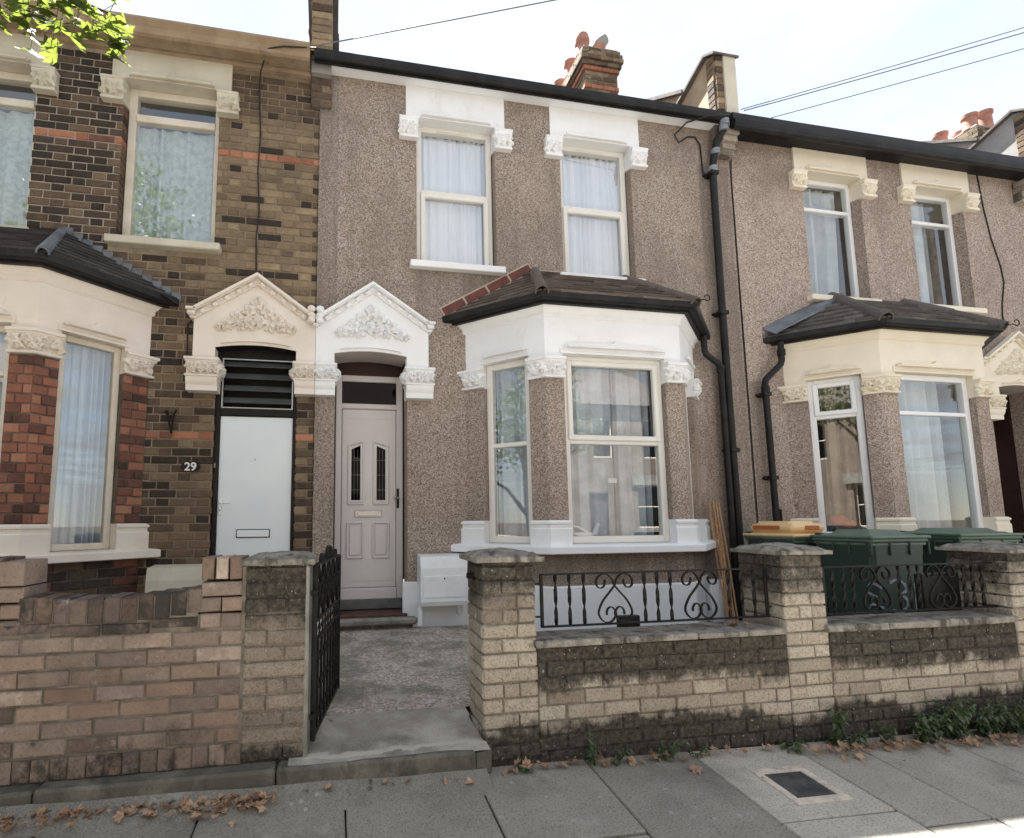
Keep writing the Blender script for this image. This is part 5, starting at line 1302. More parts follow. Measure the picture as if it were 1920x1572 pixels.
def railing(loc, xs, hearts, x0, x1, z0, z1, label):
    t = thing('railing', loc, label, 'railing'); y = loc[1]
    fb = MB()
    for z in (z0, z1): fb.cbox(x0 - .008, x1 + .008, y - .010, y + .010, z - .005, z + .005, .002)
    for x in (x0, x1): fb.cbox(x - .009, x + .009, y - .007, y + .007, z0, z1, .002)
    for x, s in ((x0, -1), (x1, 1)):
        for z in (z0 + .055, z1 - .05): fb.cbox(min(x, x + s * .07), max(x, x + s * .07), y - .005, y + .005, z - .005, z + .005, .002)
    fb.build('rail_frame', 'iron_black', t)
    for x in xs:
        mb = MB(); n = 26; vs = []; h = .0078
        for i in range(n + 1):
            a = PI * 2.4 * i / n + x; z = z0 + (z1 - z0) * i / n
            for k in range(4):
                q = a + k * PI / 2; rx, ry = (h * 1.25, h * .55)
                c, s = math.cos(a), math.sin(a); px, py = rx * (1 if k in (0, 3) else -1), ry * (1 if k < 2 else -1)
                vs.append((x + px * c - py * s, y + px * s + py * c, z))
        mb.add(vs, [(i * 4 + k, i * 4 + (k + 1) % 4, i * 4 + 4 + (k + 1) % 4, i * 4 + 4 + k) for i in range(n) for k in range(4)])
        mb.build('twisted_bar', 'iron_black', t)
    for hx in hearts:
        for s in (1, -1):
            zc = z1 - .073
            mb = MB(); mb.tube([(hx + s * a, y, zc + b) for a, b in smooth_path(TOPS)], .004, flat=(.0075, .0032))
            mb.tube([(hx + s * -a, y, zc + b) for a, b in smooth_path(LOWS)], .004, flat=(.0075, .0032))
            mb.build('scroll', 'iron_black', t)
    return t
railing((2.05, -2.25, .82), (1.418, 1.501, 1.588, 1.966, 2.048, 2.134, 2.520, 2.607, 2.692), (1.778, 2.326), 1.335, 2.775, .868, 1.152, 'black iron railing with heart scrolls on the coping before the white bay')
railing((3.85, -2.25, .82), (3.261, 3.340, 3.412, 3.767, 3.851, 3.919, 4.286, 4.361, 4.437), (3.585, 4.10), 3.19, 4.538, .862, 1.148, 'black iron railing with heart scrolls in front of the green bin')

# open garden gate, swung in on the left pier
gt_ = thing('garden_gate', (.105, -2.30, .385), 'ornate black iron gate standing open against the path', 'gate')
g0, g1 = V((.108, -2.30, 0)), V((.232, -1.50, 0)); gx = (g1 - g0).normalized(); GL = (g1 - g0).length
MG = Matrix(((gx.x, -gx.y, 0, g0.x), (gx.y, gx.x, 0, g0.y), (0, 0, 1, 0), (0, 0, 0, 1)))
fb = MB(); gz0, gz1 = .40, 1.235
for a in (.0, GL): fb.cbox(a - .012, a + .012, -.012, .012, gz0 - .01, gz1, .003, MG)
for z, hh in ((gz0 + .01, .010), (gz1, .008), (.955, .008), (.86, .006)): fb.cbox(0, GL, -.010, .010, z - hh, z + hh, .003, MG)
fb.build('gate_frame', 'iron_black', gt_)
for i in range(1, 8):
    mb = MB(); a = GL * i / 8
    mb.cbox(a - .007, a + .007, -.007, .007, gz0, .86, .002, MG)
    for k in range(3): mb.ball((a, 0, .48 + k * .14), (.014, .014, .022), MG, 6, 4)
    mb.build('gate_bar', 'iron_black', gt_)
for i in range(5):
    a = GL * (i + .5) / 5
    for s in (1, -1):
        mb = MB(); pts = smooth_path([(0, .0), (.03, .05), (.062, .09), (.06, .13), (.03, .14), (.015, .115), (.03, .10)])
        mb.tube([(a + s * p, 0, .965 + q) for p, q in pts], .005, M=MG, flat=(.009, .004)); mb.tube([(a + s * p, 0, 1.228 - q * .9) for p, q in pts], .005, M=MG, flat=(.009, .004))
        mb.build('scroll', 'iron_black', gt_)
for i in range(9):
    mb = MB(); a = GL * (i + .5) / 9
    mb.tube([(a, 0, .865), (a, 0, .952)], .005, 6, MG).ball((a, 0, .908), (.022, .008, .022), MG, 8, 5); mb.build('gate_ring', 'iron_black', gt_)
for c, r in ((GL * .5, .085), (GL * .24, .05), (GL * .76, .05)):
    mb = MB(); mb.tube([(c + r * math.cos(t), 0, gz1 + r * .9 * math.sin(t)) for t in [PI * k / 12 for k in range(13)]], .008, M=MG, flat=(.010, .006))
    for s in (1, -1): mb.tube([(c + s * p * r / .09, 0, gz1 + q * r / .09) for p, q in smooth_path([(0, 0), (.012, .05), (.04, .07), (.062, .045), (.045, .02), (.03, .035)])], .005, M=MG, flat=(.010, .005))
    mb.build('gate_crest', 'iron_black', gt_)
MB().cbox(-.045, .015, -.012, .012, 1.09, 1.115, .003, MG).cbox(-.045, .015, -.012, .012, .50, .525, .003, MG).build('gate_hinge', 'iron_black', gt_)
MB().cbox(.925, .965, -2.20, -2.17, 1.135, 1.165, .004).build('latch_keep', 'iron_black', BW)

# ------------------------------------------------------------------ wheelie bins
def bin_(x, y, w, d, z0, zr, rz, lid, label, raised=0.0):
    t = thing('wheelie_bin', (x, y, z0), label, 'bin', 'wheelie bins behind the low wall'); M = at(x, y, 0, rz)
    mb = MB(); a, b = w / 2 * .82, d / 2 * .80; c, e = w / 2 * .95, d / 2 * .95; h = zr - z0
    L = [(a, b, z0 + .05), (a + (c - a) * .8, b + (e - b) * .8, z0 + h * .80), (c, e, zr - .05)]
    vs = []
    for p, q, z in L:
        k = .035
        vs += [(-p + k, -q, z), (p - k, -q, z), (p, -q + k, z), (p, q - k, z), (p - k, q, z), (-p + k, q, z), (-p, q - k, z), (-p, -q + k, z)]
    fs = [(i * 8 + k, i * 8 + (k + 1) % 8, i * 8 + 8 + (k + 1) % 8, i * 8 + 8 + k) for i in range(2) for k in range(8)] + [list(range(7, -1, -1))]
    mb.add(vs, fs, M)
    for u in (-.5, -.17, .17, .5): mb.cbox(u * w - .008, u * w + .008, -e - .012, -e + .03, zr - .15, zr - .04, .005, M)
    for u in (-.4, -.13, .13, .4):
        mb.cbox(-c - .012, -c + .03, u * d - .008, u * d + .008, zr - .15, zr - .04, .005, M); mb.cbox(c - .03, c + .012, u * d - .008, u * d + .008, zr - .15, zr - .04, .005, M)
    body = mb.build('bin_body', 'bin_green', t)
    MB().cbox(-w / 2, w / 2, -d / 2, d / 2, zr - .052, zr - .008, .014, M).cbox(-w / 2 + .012, w / 2 - .012, -d / 2 + .012, d / 2 - .012, zr - .075, zr - .05, .006, M).build('bin_rim', 'bin_lid_green', t)
    lb = MB(); n = 8; vs = []; N = n + 1
    for j in range(N):
        for i in range(N):
            u, v = -w / 2 + w * i / n, -d / 2 + d * j / n; ed = min(i, n - i, j, n - j)
            vs.append((u * (1.0 if ed else 1.01), v, zr - .004 + (0 if ed == 0 else .022 if ed == 1 else .055 + raised * (j / n))))
    fs = [(j * N + i, j * N + i + 1, (j + 1) * N + i + 1, (j + 1) * N + i) for j in range(n) for i in range(n)]
    lb.add(vs, fs, M)
    lb.cbox(-w / 2 - .012, w / 2 + .012, -d / 2 - .016, -d / 2 + .02, zr - .02, zr + .006, .008, M); lb.cbox(-w / 2 - .012, -w / 2 + .02, -d / 2, d / 2, zr - .02, zr + .006, .008, M); lb.cbox(w / 2 - .02, w / 2 + .012, -d / 2, d / 2, zr - .02, zr + .006, .008, M)
    lid_o = lb.build('bin_lid', lid, t)
    hm = MB()
    hm.tube([(-w * .3, d / 2 + .03, zr - .02), (w * .3, d / 2 + .03, zr - .02)], .014, 8, M)
    for s in (-1, 1): hm.cbox(s * w * .3 - .02, s * w * .3 + .02, d / 2 - .04, d / 2 + .05, zr - .04, zr + .02, .008, M)
    hm.build('bin_handle', 'bin_green', t, smooth=True)
    for s in (-1, 1):
        Mw = M @ Matrix.Translation((s * w * .40, d / 2 * .8, z0 + .1)) @ Matrix.Rotation(PI / 2, 4, 'Y')
        MB().lathe([(.05, -.03), (.1, -.03), (.1, .03), (.05, .03)], (0, 0, 0), 14, Mw).build('bin_wheel', 'black_plastic', t)
    return t, M
gb, MGb = bin_(4.715, -1.275, .57, .55, .42, 1.300, 0, 'bin_lid_green', 'dark green wheelie bin with white daubed marks, right behind the railing')
dm = MB()
for pts in ([(-.12, .93), (-.04, .955), (.03, .91), (.035, .86), (-.02, .835), (.04, .80), (.045, .74), (-.02, .70), (-.1, .715)], [(.13, .92), (.138, .80), (.135, .70)]):
    q = smooth_path(pts, 4); n = len(q); vs = []
    for i, (a, b) in enumerate(q):
        dx_ = q[min(i + 1, n - 1)][0] - q[max(i - 1, 0)][0]; dz_ = q[min(i + 1, n - 1)][1] - q[max(i - 1, 0)][1]; L = math.hypot(dx_, dz_) or 1
        w = .011 + .004 * math.sin(i * 1.7); yy = -.275 * (.80 + .15 * (b - .47) / .8) - .004
        for s in (1, -1): vs.append((a - s * w * dz_ / L, yy, b + s * w * dx_ / L))
    dm.add(vs, [(i * 2, i * 2 + 1, i * 2 + 3, i * 2 + 2) for i in range(n - 1)], MGb)
for pts in ([(-.30, .90), (-.22, .93), (-.18, .86), (-.26, .82)], [(-.30, .74), (-.2, .76), (-.18, .68), (-.27, .64)]):
    q = smooth_path(pts, 4); n = len(q); vs = []
    for i, (a, b) in enumerate(q):
        xx = -.29 * (.82 + .13 * (b - .47) / .8) - .004
        for s in (1, -1): vs.append((xx, a, b + s * .011))
    dm.add(vs, [(i * 2, i * 2 + 1, i * 2 + 3, i * 2 + 2) for i in range(n - 1)], MGb)
dm.build('painted_mark', 'white_daub', gb, recalc=False)
ab, MAb = bin_(4.53, -.64, .44, .60, .42, 1.300, .0, 'bin_amber', 'green wheelie bin with amber lid, beside the drainpipe and the middle pier')
MB().cbox(-.185, .185, -.265, .26, 1.318, 1.40, .03, MAb).cbox(-.15, .15, -.2, .22, 1.36, 1.425, .03, MAb).build('lid_hump', 'bin_amber', ab)
MB().cbox(-.192, -.18, -.12, .20, 1.345, 1.385, .004, MAb).cbox(-.05, .10, -.275, -.262, 1.345, 1.385, .004, MAb).build('lid_grip', 'bin_orange', ab)
bin_(5.98, -1.05, .66, .62, .38, 1.300, -.06, 'bin_lid_green', 'wheelie bin with faded green lid partly behind the right-hand pier')

# ------------------------------------------------------------------ small things on the houses
def meter_box(x0, x1, z0, z1, yb, label, c=.003, mat='white_plastic'):
    t = thing('meter_box', ((x0 + x1) / 2, yb, z0), label, 'meter box'); d = .22
    MB().prism([(yb, z0), (yb - d + .02, z0 + .01), (yb - d, z0 + .05), (yb - d, z1 - .12), (yb - d + .02, z1 - .015), (yb, z1)], x0, x1, 'x').build('box_body', mat, t)
    MB().cbox(x0 + .022, x1 - .022, yb - d - .006, yb - d + .004, z0 + .085, z1 - .19, .003).build('box_door', mat, t)
    MB().lathe([(.0075, -.004), (.0075, .004)], (0, 0, 0), 10, Matrix.Translation(((x0 + x1) / 2, yb - d - .008, z1 - .215)) @ Matrix.Rotation(PI / 2, 4, 'X')).build('box_lock', 'gloss_black', t)
    return t
t = meter_box(.982, 1.425, .668, 1.14, -.03, 'clean white gas meter box on the pebbledash wall beside the taupe door')
MB().tube([(.985, -.18, .68), (.985, -.17, .50)], .022, 8).build('box_pipe', 'white_plastic', t, smooth=True)
MB().tube([(1.34, -.15, .69), (1.34, -.15, .60), (1.36, -.15, .575), (1.385, -.15, .60), (1.385, -.15, .69)], .010, 8).build('box_pipe', 'alloy', t, smooth=True)
t = meter_box(-1.345, -.905, .62, 1.09, -.02, 'grimy white meter box with green streaks on the brick house wall', mat='aged_cream')
MB().cbox(-1.86, -1.44, -.75, -.60, .60, .86, .012).build('boxed_unit', 'white_plastic'); tag(bpy.data.objects['boxed_unit'], 'white cased box top showing behind the dipped brown wall', 'box')
num = thing('number_plate', (-1.09, -.008, 1.958), 'oval black house number plate 29 on the brown brickwork', 'number plate')
Mn = Matrix.Translation((-1.09, -.004, 1.958)) @ Matrix.Rotation(PI / 2, 4, 'X')
MB().add([(.084 * math.cos(2 * PI * k / 28), .048 * math.sin(2 * PI * k / 28), z) for z in (0, .012) for k in range(28)], [list(range(27, -1, -1)), list(range(28, 56))] + [(k, (k + 1) % 28, 28 + (k + 1) % 28, 28 + k) for k in range(28)], Mn).build('plate', 'gloss_black', num)
fc = bpy.data.curves.new('digits', 'FONT'); fc.body = '29'; fc.size = .104; fc.align_x = 'CENTER'; fc.align_y = 'CENTER'; fc.extrude = .002; fc.offset = .0022
fo = bpy.data.objects.new('digit_curve', fc); COL.objects.link(fo); bpy.context.view_layer.update(); dm_ = bpy.data.meshes.new_from_object(fo.evaluated_get(bpy.context.evaluated_depsgraph_get())); bpy.data.objects.remove(fo)
dm_.materials.clear(); dm_.materials.append(MATS['number_white']); fo = bpy.data.objects.new('digits', dm_); COL.objects.link(fo); fo.parent = num; fo.location = (0, -.0115, -.001); fo.rotation_euler = (PI / 2, 0, 0)
br = MB(); br.tube([(-1.315, -.01, 2.465), (-1.29, -.05, 2.42), (-1.263, -.03, 2.26)], .010, 6).tube([(-1.235, -.01, 2.475), (-1.245, -.05, 2.42), (-1.262, -.03, 2.26)], .009, 6).ball((-1.31, -.03, 2.455), .018)
br.tube([(-1.30, -.03, 2.42), (-1.24, -.03, 2.42)], .006, 6)
tag(br.build('wall_bracket', 'iron_black', loc=(-1.27, -.02, 2.4), smooth=True), 'small V-shaped black iron bracket on brickwork above the number plate', 'bracket')
# rainwater pipes
p = thing('drainpipe', (4.48, -.08, .4), 'tall black drainpipe between the two pebbledash houses', 'drainpipe')
downpipe(p, [(4.585, -.20, 6.04), (4.585, -.17, 5.95), (4.545, -.10, 5.86), (4.50, -.085, 5.62), (4.478, -.085, 5.52), (4.472, -.085, 4.0), (4.480, -.085, 2.0), (4.492, -.085, .40)], .040, 'black_plastic',
         [(4.585, -.195, 6.02), (4.585, -.18, 5.965), (4.525, -.092, 5.72), (4.478, -.085, 5.50)], 'collar_grey', [(4.476, -.085, 5.45), (4.472, -.085, 3.76), (4.482, -.085, 2.2)])
p = thing('drainpipe', (4.30, -.1, .4), 'shorter black drainpipe from the white bay roof, running beside the tall one', 'drainpipe')
downpipe(p, [(4.18, -.12, 3.46), (4.185, -.12, 3.30), (4.20, -.12, 3.255), (4.365, -.10, 3.165), (4.385, -.10, 3.13), (4.388, -.10, 2.5), (4.395, -.10, .40)], .033, 'black_plastic', [(4.386, -.10, 3.11)], 'black_plastic', [])
p = thing('drainpipe', (4.95, -.1, .4), 'cranked black drainpipe under the lead flashing of the ivory bay', 'drainpipe')
downpipe(p, [(5.17, -.12, 3.45), (5.168, -.12, 3.24), (5.15, -.12, 3.19), (4.965, -.09, 3.01), (4.950, -.09, 2.96), (4.957, -.09, 2.0), (4.968, -.09, .40)], .034, 'black_plastic', [(5.17, -.12, 3.33), (4.952, -.09, 2.9)], 'black_plastic', [(4.952, -.09, 2.84), (4.957, -.09, 1.9)])
# cables on walls, and the joint between the two renders
def cable(name, pts, r, mat, label, cat='cable'):
    return tag(MB().tube(pts, r, 6).build(name, mat, loc=pts[0], smooth=True), label, cat)
cable('wall_line', [(-.02, -.26, 6.10), (-.35, -.27, 6.05), (-.50, -.24, 6.03), (-.585, -.05, 5.95), (-.60, -.02, 5.80), (-.575, -.012, 5.3), (-.59, -.012, 4.9), (-.565, -.012, 4.5), (-.585, -.012, 4.2), (-.575, -.012, 3.85), (-.57, -.012, 3.76)], .0075, 'cable_black', 'thin black cable running down the brick wall to the cream gable')
cable('wall_line', [(-1.10, -.012, 3.36), (-1.17, -.012, 3.30), (-1.165, -.012, 3.05), (-1.18, -.012, 2.9)], .006, 'cable_black', 'short dark cable on sooty bricks beside the cream porch')
cable('wall_line', [(4.81, -.012, 5.80), (4.782, -.02, 5.5), (4.783, -.02, 4.2), (4.788, -.02, 2.6), (4.79, -.02, .45)], .0065, 'cable_black', 'straight thin dark line added to draw the render joint between the pebbledash houses')  # no cable here: dark tube added for the joint in the render
cable('wall_line', [(8.56, -.015, 6.0), (8.60, -.015, 5.5), (8.66, -.015, 5.1), (8.76, -.015, 4.72), (8.78, -.015, 4.5), (8.70, -.015, 4.2), (8.68, -.015, 4.05), (8.69, -.015, 3.85)], .0075, 'cable_black', 'wavy thin cable on the pale pebbledash at the far right')
cable('wall_line', [(4.62, -.25, 6.08), (4.35, -.22, 6.05), (4.15, -.12, 6.02), (4.05, -.03, 5.92), (4.10, -.03, 5.83), (4.22, -.03, 5.92), (4.32, -.03, 5.93), (4.38, -.03, 5.84), (4.395, -.03, 5.5), (4.42, -.05, 5.42)], .009, 'cable_black', 'looped black cable under the white eaves beside the drainpipe')
# overhead lines
def wire(a, b, sag, r, label):
    a, b = V(a), V(b); n = 28
    cable('overhead_wire', [tuple(a.lerp(b, i / n) - V((0, 0, sag * 4 * (i / n) * (1 - i / n)))) for i in range(n + 1)], r, 'wire_grey', label, 'wire')
wire((-.02, -.26, 6.13), (14.2, -4.1, 8.12), .05, .006, 'single overhead wire rising from the brick house eaves across the sky')
wire((4.74, -.28, 6.14), (14.2, -3.98, 8.2), .10, .005, 'upper of two overhead wires from the parapet between the houses')
wire((4.78, -.28, 6.13), (14.2, -4.0, 8.05), .10, .006, 'lower of two overhead wires from the parapet between the houses')
wire((5.12, -.29, 6.08), (14.2, -4.0, 7.75), .06, .005, 'lone lower overhead wire from the ivory house gutter')
tp = thing('telegraph_pole', (14.2, -4.15, 0), 'wooden telegraph pole further up the street', 'pole'); MB().tube([(14.2, -4.15, -.2), (14.2, -4.15, 8.5)], [.14, .10], 12).build('pole', 'bark', tp, smooth=True)
# canes and pipes in the corner by the drainpipe
for i in range(6):
    a = 4.02 + i * .020; q = R(-.02, .03)
    tag(MB().tube([(a - .01 + q, -.42 + R(-.02, .02), .42), (a + .05 + q, -.26, 1.0), (a + .115 + q * .4, -.10, 1.55 + R(-.12, .12))], .0085, 6).build('garden_cane', 'cane', loc=(a, -.42, .42), smooth=True), 'bamboo cane leaning in the corner beside the black drainpipes', 'cane', 'bamboo canes leaning in the corner')
tag(MB().cbox(3.93, 4.08, -.30, -.20, .42, .84, .01).tube([(4.16, -.22, .42), (4.16, -.22, .86)], .055, 14).build('waste_pipe', 'white_plastic', loc=(4.1, -.25, .4), smooth=True), 'white waste pipe and boxing behind the leaning canes', 'pipe')
tag(MB().cbox(1.868, 2.006, -2.13, -2.09, .70, .883, .006).build('black_panel', 'gloss_black', loc=(1.93, -2.11, .7)), 'small black panel under the first heart scroll of the railing', 'panel')
tag(MB().cbox(4.13, 4.44, -2.12, -2.06, .70, 1.07, .006).build('black_panel', 'gloss_black', loc=(4.3, -2.1, .7)), 'larger black panel leaning behind the railing beside the green bin', 'panel')
# things seen through the windows
wd = thing('appliance', (2.50, -.45, 1.26), 'white plastic appliance lying on the sill inside the white bay', 'appliance')
MB().cbox(2.38, 2.62, -.46, -.36, 1.262, 1.335, .02).build('casing', 'white_plastic', wd); MB().tube([(2.35, -.42, 1.29), (2.38, -.42, 1.40), (2.46, -.42, 1.385), (2.56, -.42, 1.33)], .012, 8).build('cord_loop', 'white_plastic', wd, smooth=True); MB().tube([(2.62, -.42, 1.31), (2.665, -.42, 1.42)], [.03, .022], 10).build('nozzle', 'white_plastic', wd, smooth=True)
tag(MB().cbox(2.755, 2.845, -.486, -.482, 1.80, 1.845, .001).build('sticker', 'number_white', loc=(2.8, -.484, 1.8)), 'small white sticker on the lower pane of the white bay', 'sticker')
fl3 = frame_of(BAY(6.604)[0], BAY(6.604)[1])
tag(MB().ball((.40, .24, 1.42), (.10, .07, .07), fl3).ball((.50, .22, 1.38), (.08, .06, .05), fl3).build('red_bag', 'red_plastic', loc=fl3 @ V((.42, .2, 1.3)), smooth=True), 'crumpled red bag on the sill inside the ivory bay', 'bag')
tag(MB().tube([(5.02, -.10, 1.05), (4.985, -.13, 1.55)], .012, 8).build('broom_handle', 'cable_black', loc=(5.0, -.1, 1.0)), 'thin dark stick leaning behind the amber lid', 'stick')
# ------------------------------------------------------------------ plants and leaves
def leaf_outline(r, lobes=5, deep=.56, jit=.08, rr=random):
    pts = [(0, -.18 * r)]
    angs = [-62, -28, 28 - 28, 28, 62] if lobes == 5 else [-40, 0, 40]
    ln = [.62, .88, 1.0, .88, .62] if lobes == 5 else [.7, 1, .7]
    tips = [(a, l) for a, l in zip(angs, ln)]
    out = [(-.10 * r, -.02 * r)]
    for i, (a, l) in enumerate(tips):
        for da, k in ((-17, .70), (-11, .80), (-8, .78), (0, 1.0), (8, .78), (11, .80), (17, .70)):
            t = math.radians(a + da); q = r * l * k * (1 + rr.uniform(-jit, jit)); out.append((q * math.sin(t), q * math.cos(t)))
        if i < len(tips) - 1:
            t = math.radians((a + tips[i + 1][0]) / 2); q = r * deep * (1 + rr.uniform(-jit, jit)); out.append((q * math.sin(t), q * math.cos(t)))
    out.append((.10 * r, -.02 * r)); out.append((.0, -.06 * r))
    return out
def leaf_mesh(mb, M, r, fold=.25, curl=.15, rr=random, lobes=5):
    o = leaf_outline(r, lobes, rr=rr); zf = lambda x, y: fold * abs(x) - curl * (x * x + y * y) / r + rr.uniform(-.02, .02) * r
    vs = [(0, .3 * r, 0)] + [(x, y, zf(x, y)) for x, y in o]; n = len(o)
    mb.add(vs, [(0, 1 + i, 1 + (i + 1) % n) for i in range(n)], M)
def rot(rr, tilt=1.): return Matrix.Rotation(rr.uniform(0, 6.28), 4, 'Z') @ Matrix.Rotation(rr.uniform(-tilt, tilt), 4, 'X') @ Matrix.Rotation(rr.uniform(-tilt, tilt), 4, 'Y')

# street tree: trunk and crown stand left of the camera, one spray hangs into the corner of the view
tr = thing('street_tree', (-3.3, -4.3, .2), 'street maple whose leafy spray hangs in the top left corner', 'tree')
MB().tube([(-3.3, -4.3, -.1), (-3.28, -4.28, 1.2), (-3.32, -4.25, 2.4), (-3.25, -4.2, 3.6), (-3.2, -4.15, 5.2)], [.2, .16, .145, .125, .07], 12).build('trunk', 'bark', tr, smooth=True)
for e, z in (((-1.9, -3.4, 4.5), 3.1), ((-4.8, -3.6, 5.0), 3.3), ((-4.2, -5.6, 5.3), 3.2), ((-2.6, -5.4, 5.6), 3.6), ((-3.4, -3.2, 6.2), 4.2)):
    a, b = V((-3.26, -4.2, z)), V(e); MB().tube([a, a.lerp(b, .4) + V((0, 0, .25)), b], [.07, .05, .02], 8).build('limb', 'bark', tr, smooth=True)
rr = random.Random(21)
br_ = MB().tube([(-2.3, -3.66, 4.1), (-1.8, -3.35, 3.80), (-1.25, -3.1, 3.60), (-.9, -3.02, 3.50), (-.64, -3.0, 3.44)], [.018, .012, .008, .005, .003], 6).build('twig', 'bark', tr, smooth=True)
TW = [V(p) for p in ((-1.6, -3.26, 3.73), (-1.25, -3.1, 3.60), (-.9, -3.02, 3.50), (-.64, -3.0, 3.44))]
n = 0
for i in range(150):
    t = rr.random() ** 1.1 * 2.8; k = min(2, int(t)); p = TW[k].lerp(TW[k + 1], t - k)
    drop = rr.uniform(.0, .24) * (1.0 if p.x < -.85 else .5)
    q = p + V((rr.uniform(-.09, .09), rr.uniform(-.12, .12), -drop))
    M = Matrix.Translation(q) @ Matrix.Rotation(rr.uniform(-.8, .8), 4, 'Z') @ Matrix.Rotation(PI + rr.uniform(-.5, .35) + .9, 4, 'X') @ Matrix.Rotation(rr.uniform(-.6, .6), 4, 'Y')
    mb = MB(); leaf_mesh(mb, M, rr.uniform(.065, .105), .3, .3, rr); mb.tube([p, q], .0012, 4)
    mb.build('leaf', 'maple_leaf', tr, recalc=False)
cr = MB()
blobs = [(V((-3.2, -4.3, 5.6)), 1.5), (V((-4.4, -3.8, 5.3)), 1.2), (V((-4.1, -5.3, 5.6)), 1.2), (V((-2.7, -5.0, 5.9)), 1.2), (V((-2.5, -3.7, 5.3)), .85), (V((-3.4, -3.4, 6.4)), 1.1), (V((-3.6, -4.6, 7.1)), 1.2), (V((-2.2, -3.5, 4.55)), .5)]
for c, r in blobs:
    for i in range(int(620 * r * r)):
        d = V((rr.gauss(0, 1), rr.gauss(0, 1), rr.gauss(0, 1))).normalized() * r * rr.uniform(.35, 1.0) ** .6; d.z *= .8
        if noise.noise((c + d) * 1.7) < -.12: continue
        leaf_mesh(cr, Matrix.Translation(c + d) @ rot(rr, 1.2), rr.uniform(.07, .12), .2, .2, rr, 3)
cr.build('crown', 'crown_leaf', tr, recalc=False)
def copy_tree(loc, rz, sc, label):
    r = tr.copy(); COL.objects.link(r); r.location = loc; r.rotation_euler = (0, 0, rz); r.scale = (sc, sc, sc); r['label'] = label; r['group'] = 'trees along the street'
    for ch in list(tr.children):
        if ch.name.split('.')[0] not in ('leaf', 'twig'): c = ch.copy(); COL.objects.link(c); c.parent = r
tr['group'] = 'trees along the street'
copy_tree((-8.6, -4.6, -1.5), 1.1, 1.05, 'street maple further down the near pavement, left of the brick house'); copy_tree((6.6, -11.6, -.8), 2.3, .95, 'street maple across the road opposite the ivory bay'); copy_tree((-3.2, -11.8, 0), 4.0, 1.0, 'street maple across the road opposite the brick house')
# weeds along the foot of the walls
def weed(x, y, h, n, spread, label, seed, size=.03):
    r2 = random.Random(seed); z = gz(x, y) - .004; t = thing('weed', (x, y, z), label, 'weed', 'weeds at the foot of the buff wall')
    st = MB(); lf = MB()
    for i in range(n):
        a = r2.uniform(0, 6.28); e = V((x + spread * r2.uniform(-1, 1), y + .05 * r2.uniform(-1, .4) - .3 * spread * r2.random(), z + h * r2.uniform(.45, 1.)))
        b = V((x + spread * .4 * r2.uniform(-1, 1), y, z)); m = b.lerp(e, .5) + V((0, 0, h * .12))
        st.tube([b, m, e], .0022, 5)
        k = max(4, int(h / .022))
        for j in range(k):
            s = (j + 1) / k; p = b.lerp(m, s * 2) if s < .5 else m.lerp(e, s * 2 - 1)
            for q in range(2):
                M = Matrix.Translation(p) @ Matrix.Rotation(r2.uniform(0, 6.28), 4, 'Z') @ Matrix.Rotation(r2.uniform(-.9, .3), 4, 'X')
                w = size * r2.uniform(.55, 1.15) * (1.1 - .4 * s)
                lf.add([(0, 0, 0), (w * .30, w * .35, .15 * w), (w * .36, w * .75, .1 * w), (0, w * 1.5, -.25 * w), (-w * .36, w * .75, .1 * w), (-w * .30, w * .35, .15 * w), (0, w * .7, -.02 * w)], [(0, 1, 6), (1, 2, 6), (2, 3, 6), (3, 4, 6), (4, 5, 6), (5, 0, 6)], M)
    st.build('stems', 'weed_leaf', t, recalc=False); lf.build('foliage', 'weed_leaf', t, recalc=False)
weed(3.02, -2.40, .23, 7, .07, 'tall nettle-like weed below the middle brick pier', 1, .034)
weed(3.12, -2.42, .12, 6, .09, 'low spreading weed next to the tall one under the middle pier', 2)
weed(2.72, -2.40, .07, 4, .06, 'small two-leaved weed left of the middle pier on the pavement', 3, .04)
weed(3.36, -2.41, .13, 7, .10, 'short leafy weed between the tall weed and the big green clump', 4)
for i, (x, h, w) in enumerate(((3.62, .18, .13), (3.84, .24, .15), (4.06, .24, .15), (4.28, .20, .13))): weed(x, -2.42, h, 22, w, ('leftmost plant of the dense green weed clump under the second railing', 'tallest left part of the dense green weed clump under the second railing', 'tallest right part of the dense green weed clump under the second railing', 'right end plant of the dense green weed clump under the second railing')[i], 10 + i, .036)
weed(4.55, -2.42, .26, 14, .14, 'green weed at the right-hand pier, cut by the picture edge', 20, .036)
weed(1.52, -2.39, .17, 5, .05, 'slim weed climbing the mossy wall foot under the first heart scroll', 21, .026)
weed(1.66, -2.40, .09, 5, .06, 'small weed right of the slim one at the mossy wall foot', 22, .024)
weed(1.95, -2.40, .12, 7, .09, 'bushy small weed at the wall foot below the second heart scroll', 23, .026)
weed(1.13, -2.39, .04, 5, .06, 'tiny weed at the foot of the capped pier by the gateway', 24, .022)
weed(2.15, -2.40, .06, 4, .06, 'tiny weed at the wall foot near the pale slab', 25, .022)
for i, x in enumerate((.38, .50)): weed(x, -2.440, .06, 3, .025, ('little weed in the kerb joint left of centre under the gateway', 'little weed in the kerb joint nearer the capped pier')[i], 30 + i, .02)
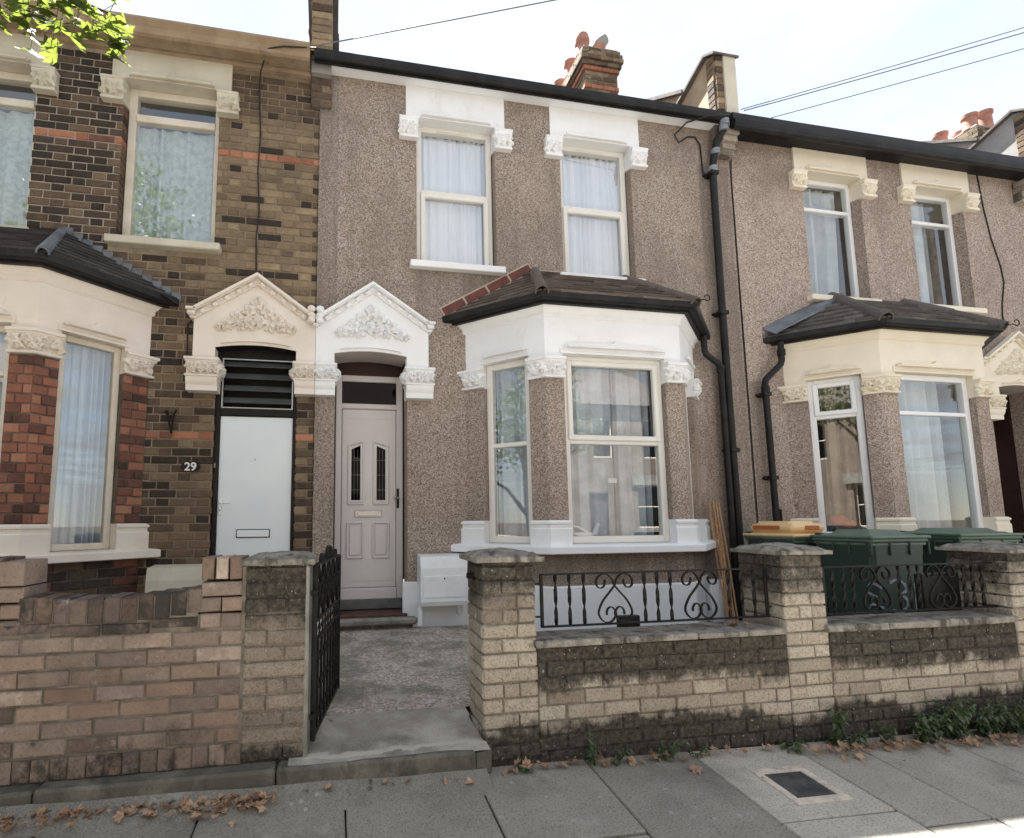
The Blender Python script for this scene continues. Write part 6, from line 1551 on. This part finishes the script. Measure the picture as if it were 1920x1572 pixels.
# dry leaves drifted along the kerb and wall foot
dl_ = MB(); rr = random.Random(5)
def drift(x0, x1, y0, spread, n, big=.045, zoff=0.):
    for i in range(n):
        x = rr.uniform(x0, x1); y = y0 - abs(rr.gauss(0, spread)); s = big * (rr.uniform(.45, 1.15) if rr.random() < .55 else rr.uniform(.14, .4))
        M = Matrix.Translation((x, y, gz(x, y) + .012 + rr.uniform(0, .022) + zoff)) @ Matrix.Rotation(rr.uniform(0, 6.28), 4, 'Z') @ Matrix.Rotation(rr.gauss(0, .25), 4, 'X') @ Matrix.Rotation(rr.gauss(0, .3), 4, 'Y')
        leaf_mesh(dl_, M, s, rr.uniform(.1, .8), rr.uniform(-.8, .6), rr, rr.choice((5, 5, 3)))
drift(-1.35, -.62, -2.475, .035, 150); drift(-.62, -.05, -2.475, .04, 190); drift(-.05, .9, -2.45, .02, 26, .04)
drift(1.0, 1.5, -2.40, .018, 26, .05); drift(1.5, 2.6, -2.40, .02, 60, .045); drift(2.75, 3.5, -2.45, .045, 110); drift(3.5, 4.4, -2.49, .045, 110)
for x, y in ((2.02, -2.52), (-.2, -2.60), (-.63, -2.62), (.86, -2.50), (.35, -2.58), (3.2, -2.62), (2.29, -2.65), (-.93, -2.58), (1.35, -2.56)): drift(x, x + .02, y, .004, 1, .06)
dl_.build('fallen_leaves', 'dry_leaf', kind='stuff', recalc=False)
dl_ = MB(); drift(.22, .25, -1.95, .01, 1, .06, .065); drift(.52, .56, -.20, .01, 1, .06, .09); drift(2.55, 2.7, -2.2, .02, 4, .06, .60); drift(1.9, 2.5, -2.2, .03, 3, .04, .60)
dl_.build('fallen_leaves', 'dry_leaf', kind='stuff', recalc=False)

# ------------------------------------------------------------------ the other side of the street (seen mirrored in the glass)
for n, x in enumerate((-11.8, -7.1, -2.4, 2.3, 7.0, 11.7)):
    h = thing('opposite_house', (x, -15, 0), ('terrace house across the street, %s' % ('at its far left end', 'second along', 'third along, facing the brick house', 'facing the taupe door', 'facing the ivory bay', 'at its far right end')[n]), 'house', 'houses across the street')
    Mo = Matrix.Translation((x, -15, -.1)) @ Matrix.Rotation(PI, 4, 'Z')
    hs = [(-1.6, -.75, 4.0, 5.6), (.6, 1.45, 4.0, 5.6), (-1.9, -.4, 1.2, 2.9), (.9, 1.7, .2, 2.6)]
    holed_wall(MB(), -2.35, 2.35, 0, 6.1, hs, 0, .2, Mo).build('wall', 'opposite_wall', h, recalc=False)
    MB().prism([(-.3, 6.1), (3.6, 8.6), (7.5, 6.1)], -2.35, 2.35, 'x', Mo).build('roof', 'opposite_roof', h)
    MB().box(-2.35, 2.35, 3.9, 4.0, 0, 6.1, Mo).build('rear_wall', 'opposite_wall', h)
    for a, b, c, d in hs[:3]: window_unit(h, Mo, a, b, c, d, 'timber_cream', [(c + d) / 2], (), .1, .06, glass='dark_glass')
    MB().box(.9, 1.7, .1, .16, .2, 2.6, Mo).build('front_door', 'maroon_board' if n % 2 else 'taupe_door', h)
    MB().box(-2.2, -.1, -.12, .0, 2.9, 3.3, Mo).box(-2.2, -.1, -.12, .0, 1.05, 1.2, Mo).build('bay_trim', 'stone_grey', h)
    MB().box(-2.6, -2.1, 3.2, 4.0, 7.8, 9.4, Mo).build('chimney', 'opposite_wall', h)
    w = MB().box(-2.35, 2.35, -2.3, -2.1, -.1, .8, Mo).build('front_wall', 'opposite_wall', h)
